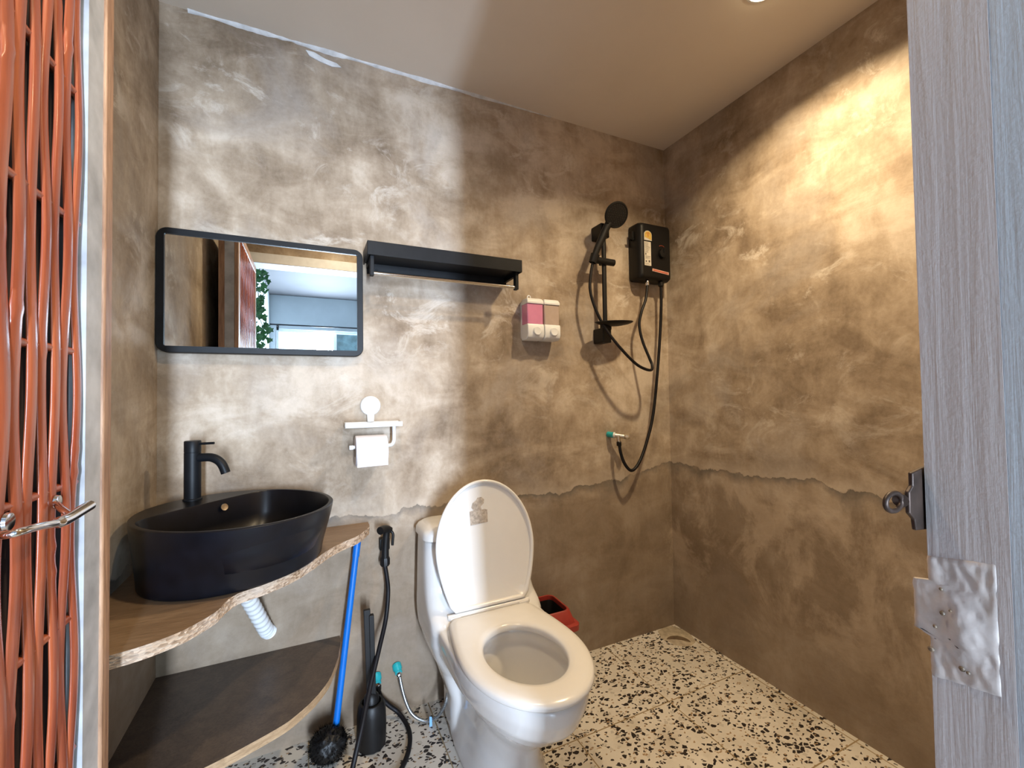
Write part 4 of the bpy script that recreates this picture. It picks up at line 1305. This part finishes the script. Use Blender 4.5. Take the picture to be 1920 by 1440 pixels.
def wall_tap(name, label, x, z, ax=Vector((0.1, -1, -.35))):
    t = thing(name, label, 'pipe fitting', (x, YB, z))
    ax = ax.normalized()
    obj('socket', lathe([(0, -.004), (.0155, -.004), (.0155, .012), (.0125, .016), (.0125, .026), (0, .027)], (x, YB - .001, z), ax, 20), MAT['teal'], t, smooth=40)
    p = Vector((x, YB, z)) + ax * .024
    obj('nipple', lathe([(0, 0), (.009, 0), (.009, .012), (.006, .015), (0, .016)], p, ax, 8), MAT['chrome'], t, smooth=30)
    return t
wall_tap('pipe_socket', 'teal pipe socket in the wall behind the black brush pot', 0.202, .145, Vector((0, -1, -.6)))
wall_tap('pipe_socket', 'teal pipe socket in the wall between brush pot and toilet', 0.270, .160, Vector((.12, -1, -.55)))
bh = thing('braided_supply_hose', 'thin steel braided hose from the teal socket to the toilet', 'hose', (0.33, 1.47, .0))
def braid():
    m, nt, b = nodes_of('steel_braid')
    g = G(nt)
    w = g.n('ShaderNodeTexVoronoi'); g.link(g.coord(), w.inputs['Vector']); w.inputs['Scale'].default_value = 420
    g.link(g.ramp(w.outputs['Distance'], [(0.1, (.65, .68, .70)), (.7, (.20, .22, .24))]), b.inputs['Base Color'])
    b.inputs['Metallic'].default_value = .85; b.inputs['Roughness'].default_value = .3
    return m
obj('tubing', tube([(0.274, 1.535, .140), (0.279, 1.522, .108), (0.289, 1.508, .069), (0.304, 1.490, .038), (0.330, 1.476, .018), (0.358, 1.462, .014), (0.384, 1.444, .036), (0.402, 1.430, .075), (0.412, 1.43, .11)], .0052, 12, 8), braid(), bh, smooth=60)
tg = obj('hose_tag', slab_xz([(0.355, .035), (0.363, .032), (0.364, -.0 + .002), (0.355, .001)], 1.452, 1.4535), MAT['blue_tag'], bh)
tg['label'] = 'pale blue tag'

# ------------------------------------------------------------------ blue handled brush
BR = thing('blue_handled_brush', 'round black bristle brush on a long blue stick leaning at the counter', 'brush', (0.04, 1.44, 0))
b0, b1 = Vector((0.068, 1.475, .085)), Vector((0.139, 1.5250, .628))
dr = (b1 - b0).normalized()
obj('stick', tube([b0, b1], .0100, 18), MAT['blue'], BR, smooth=60)
obj('stick_cap', tube([b1 - dr * .05, b1 + dr * .003], .0115, 18), MAT['blue'], BR, smooth=60)
bm = bmesh.new()
ctr = Vector((0.045, 1.448, .055))
bmesh.ops.create_icosphere(bm, subdivisions=4, radius=1)
for v in bm.verts:
    d = v.co.normalized()
    r = .046 + .007 * noise.noise(d * 9) + .005 * noise.noise(d * 28)
    v.co = ctr + Vector((d.x * r * 1.12, d.y * r * 1.0, d.z * r * .98))
    v.co.z = max(.004, v.co.z)
obj('brush_core', bm, MAT['black_plastic'], BR, smooth=80)
bm = bmesh.new()
rnd = random.Random(9)
for k in range(1500):
    d = Vector((rnd.gauss(0, 1), rnd.gauss(0, 1), rnd.gauss(0, 1))).normalized()
    a = ctr + Vector((d.x * .047, d.y * .042, d.z * .042))
    e = a + (d + Vector((rnd.uniform(-.25, .25), rnd.uniform(-.25, .25), rnd.uniform(-.2, .2)))) * rnd.uniform(.010, .018)
    if e.z < .002: e.z = .002
    if a.z < .003: continue
    s = d.orthogonal().normalized() * .0007
    s2 = d.cross(s).normalized() * .0007
    v = [bm.verts.new(a + s), bm.verts.new(a - s * .5 + s2), bm.verts.new(a - s * .5 - s2), bm.verts.new(e)]
    for q in ((0, 1, 3), (1, 2, 3), (2, 0, 3)):
        bm.faces.new([v[i] for i in q])
br_ = obj('bristles', bm, plain('black_bristle', (.004, .004, .004), .9, spec=0.0), BR)
br_['kind'] = 'stuff'

# ------------------------------------------------------------------ toilet brush pot
TB = thing('toilet_brush_pot', 'black plastic toilet brush pot with upright flat handle, on the floor', 'toilet brush', (0.172, 1.475, 0))
px_, py_ = 0.172, 1.462
obj('pot', lathe([(0, 0), (.040, 0), (.044, .004), (.0455, .05), (.0440, .105), (.041, .128), (.036, .136), (.030, .137), (.030, .120), (0, .118)], (px_, py_, .0), (0, 0, 1), 12), MAT['black_plastic'], TB, smooth=35)
obj('grip_collar', lathe([(.016, 0), (.024, .004), (.022, .024), (.013, .034), (.012, .035)], (px_, py_, .130), (0, 0, 1), 24), MAT['black_plastic'], TB, smooth=50)
bm = bmesh.new()
def skew_box(bm, c0, c1, w, d):
    rings = []
    for c in (c0, c1):
        rings.append([(c[0] - w, c[1] - d, c[2]), (c[0] + w, c[1] - d, c[2]), (c[0] + w, c[1] + d, c[2]), (c[0] - w, c[1] + d, c[2])])
    add_loft(bm, rings)
skew_box(bm, (px_ - .004, py_, .15), (px_ - .012, py_ + .002, .425), .010, .006)
skew_box(bm, (px_ + .006, py_ - .003, .15), (px_ + .001, py_ - .002, .408), .0075, .008)
obj('handle', bm, MAT['black_plastic'], TB, bevel=.0015)

# ------------------------------------------------------------------ downlights
def downlight(p, label):
    DL = thing('ceiling_downlight', label, 'ceiling light', (p[0], p[1], H))
    obj('trim_ring', lathe([(.040, 0), (.052, 0), (.050, -.006), (.042, -.009), (.040, -.004), (.040, 0)], (p[0], p[1], H), (0, 0, 1), 40, close=False), MAT['white_pl'], DL, smooth=40)
    obj('lens', lathe([(0, 0), (.039, 0), (.038, -.010), (.030, -.017), (.015, -.021), (0, -.022)], (p[0], p[1], H), (0, 0, 1), 32), MAT['lens'], DL, smooth=50)
downlight(LAMP, 'small round lit downlight in the bathroom ceiling above the shower')
downlight(LAMP2, 'small round lit downlight in the bathroom ceiling, the one nearer the basin')
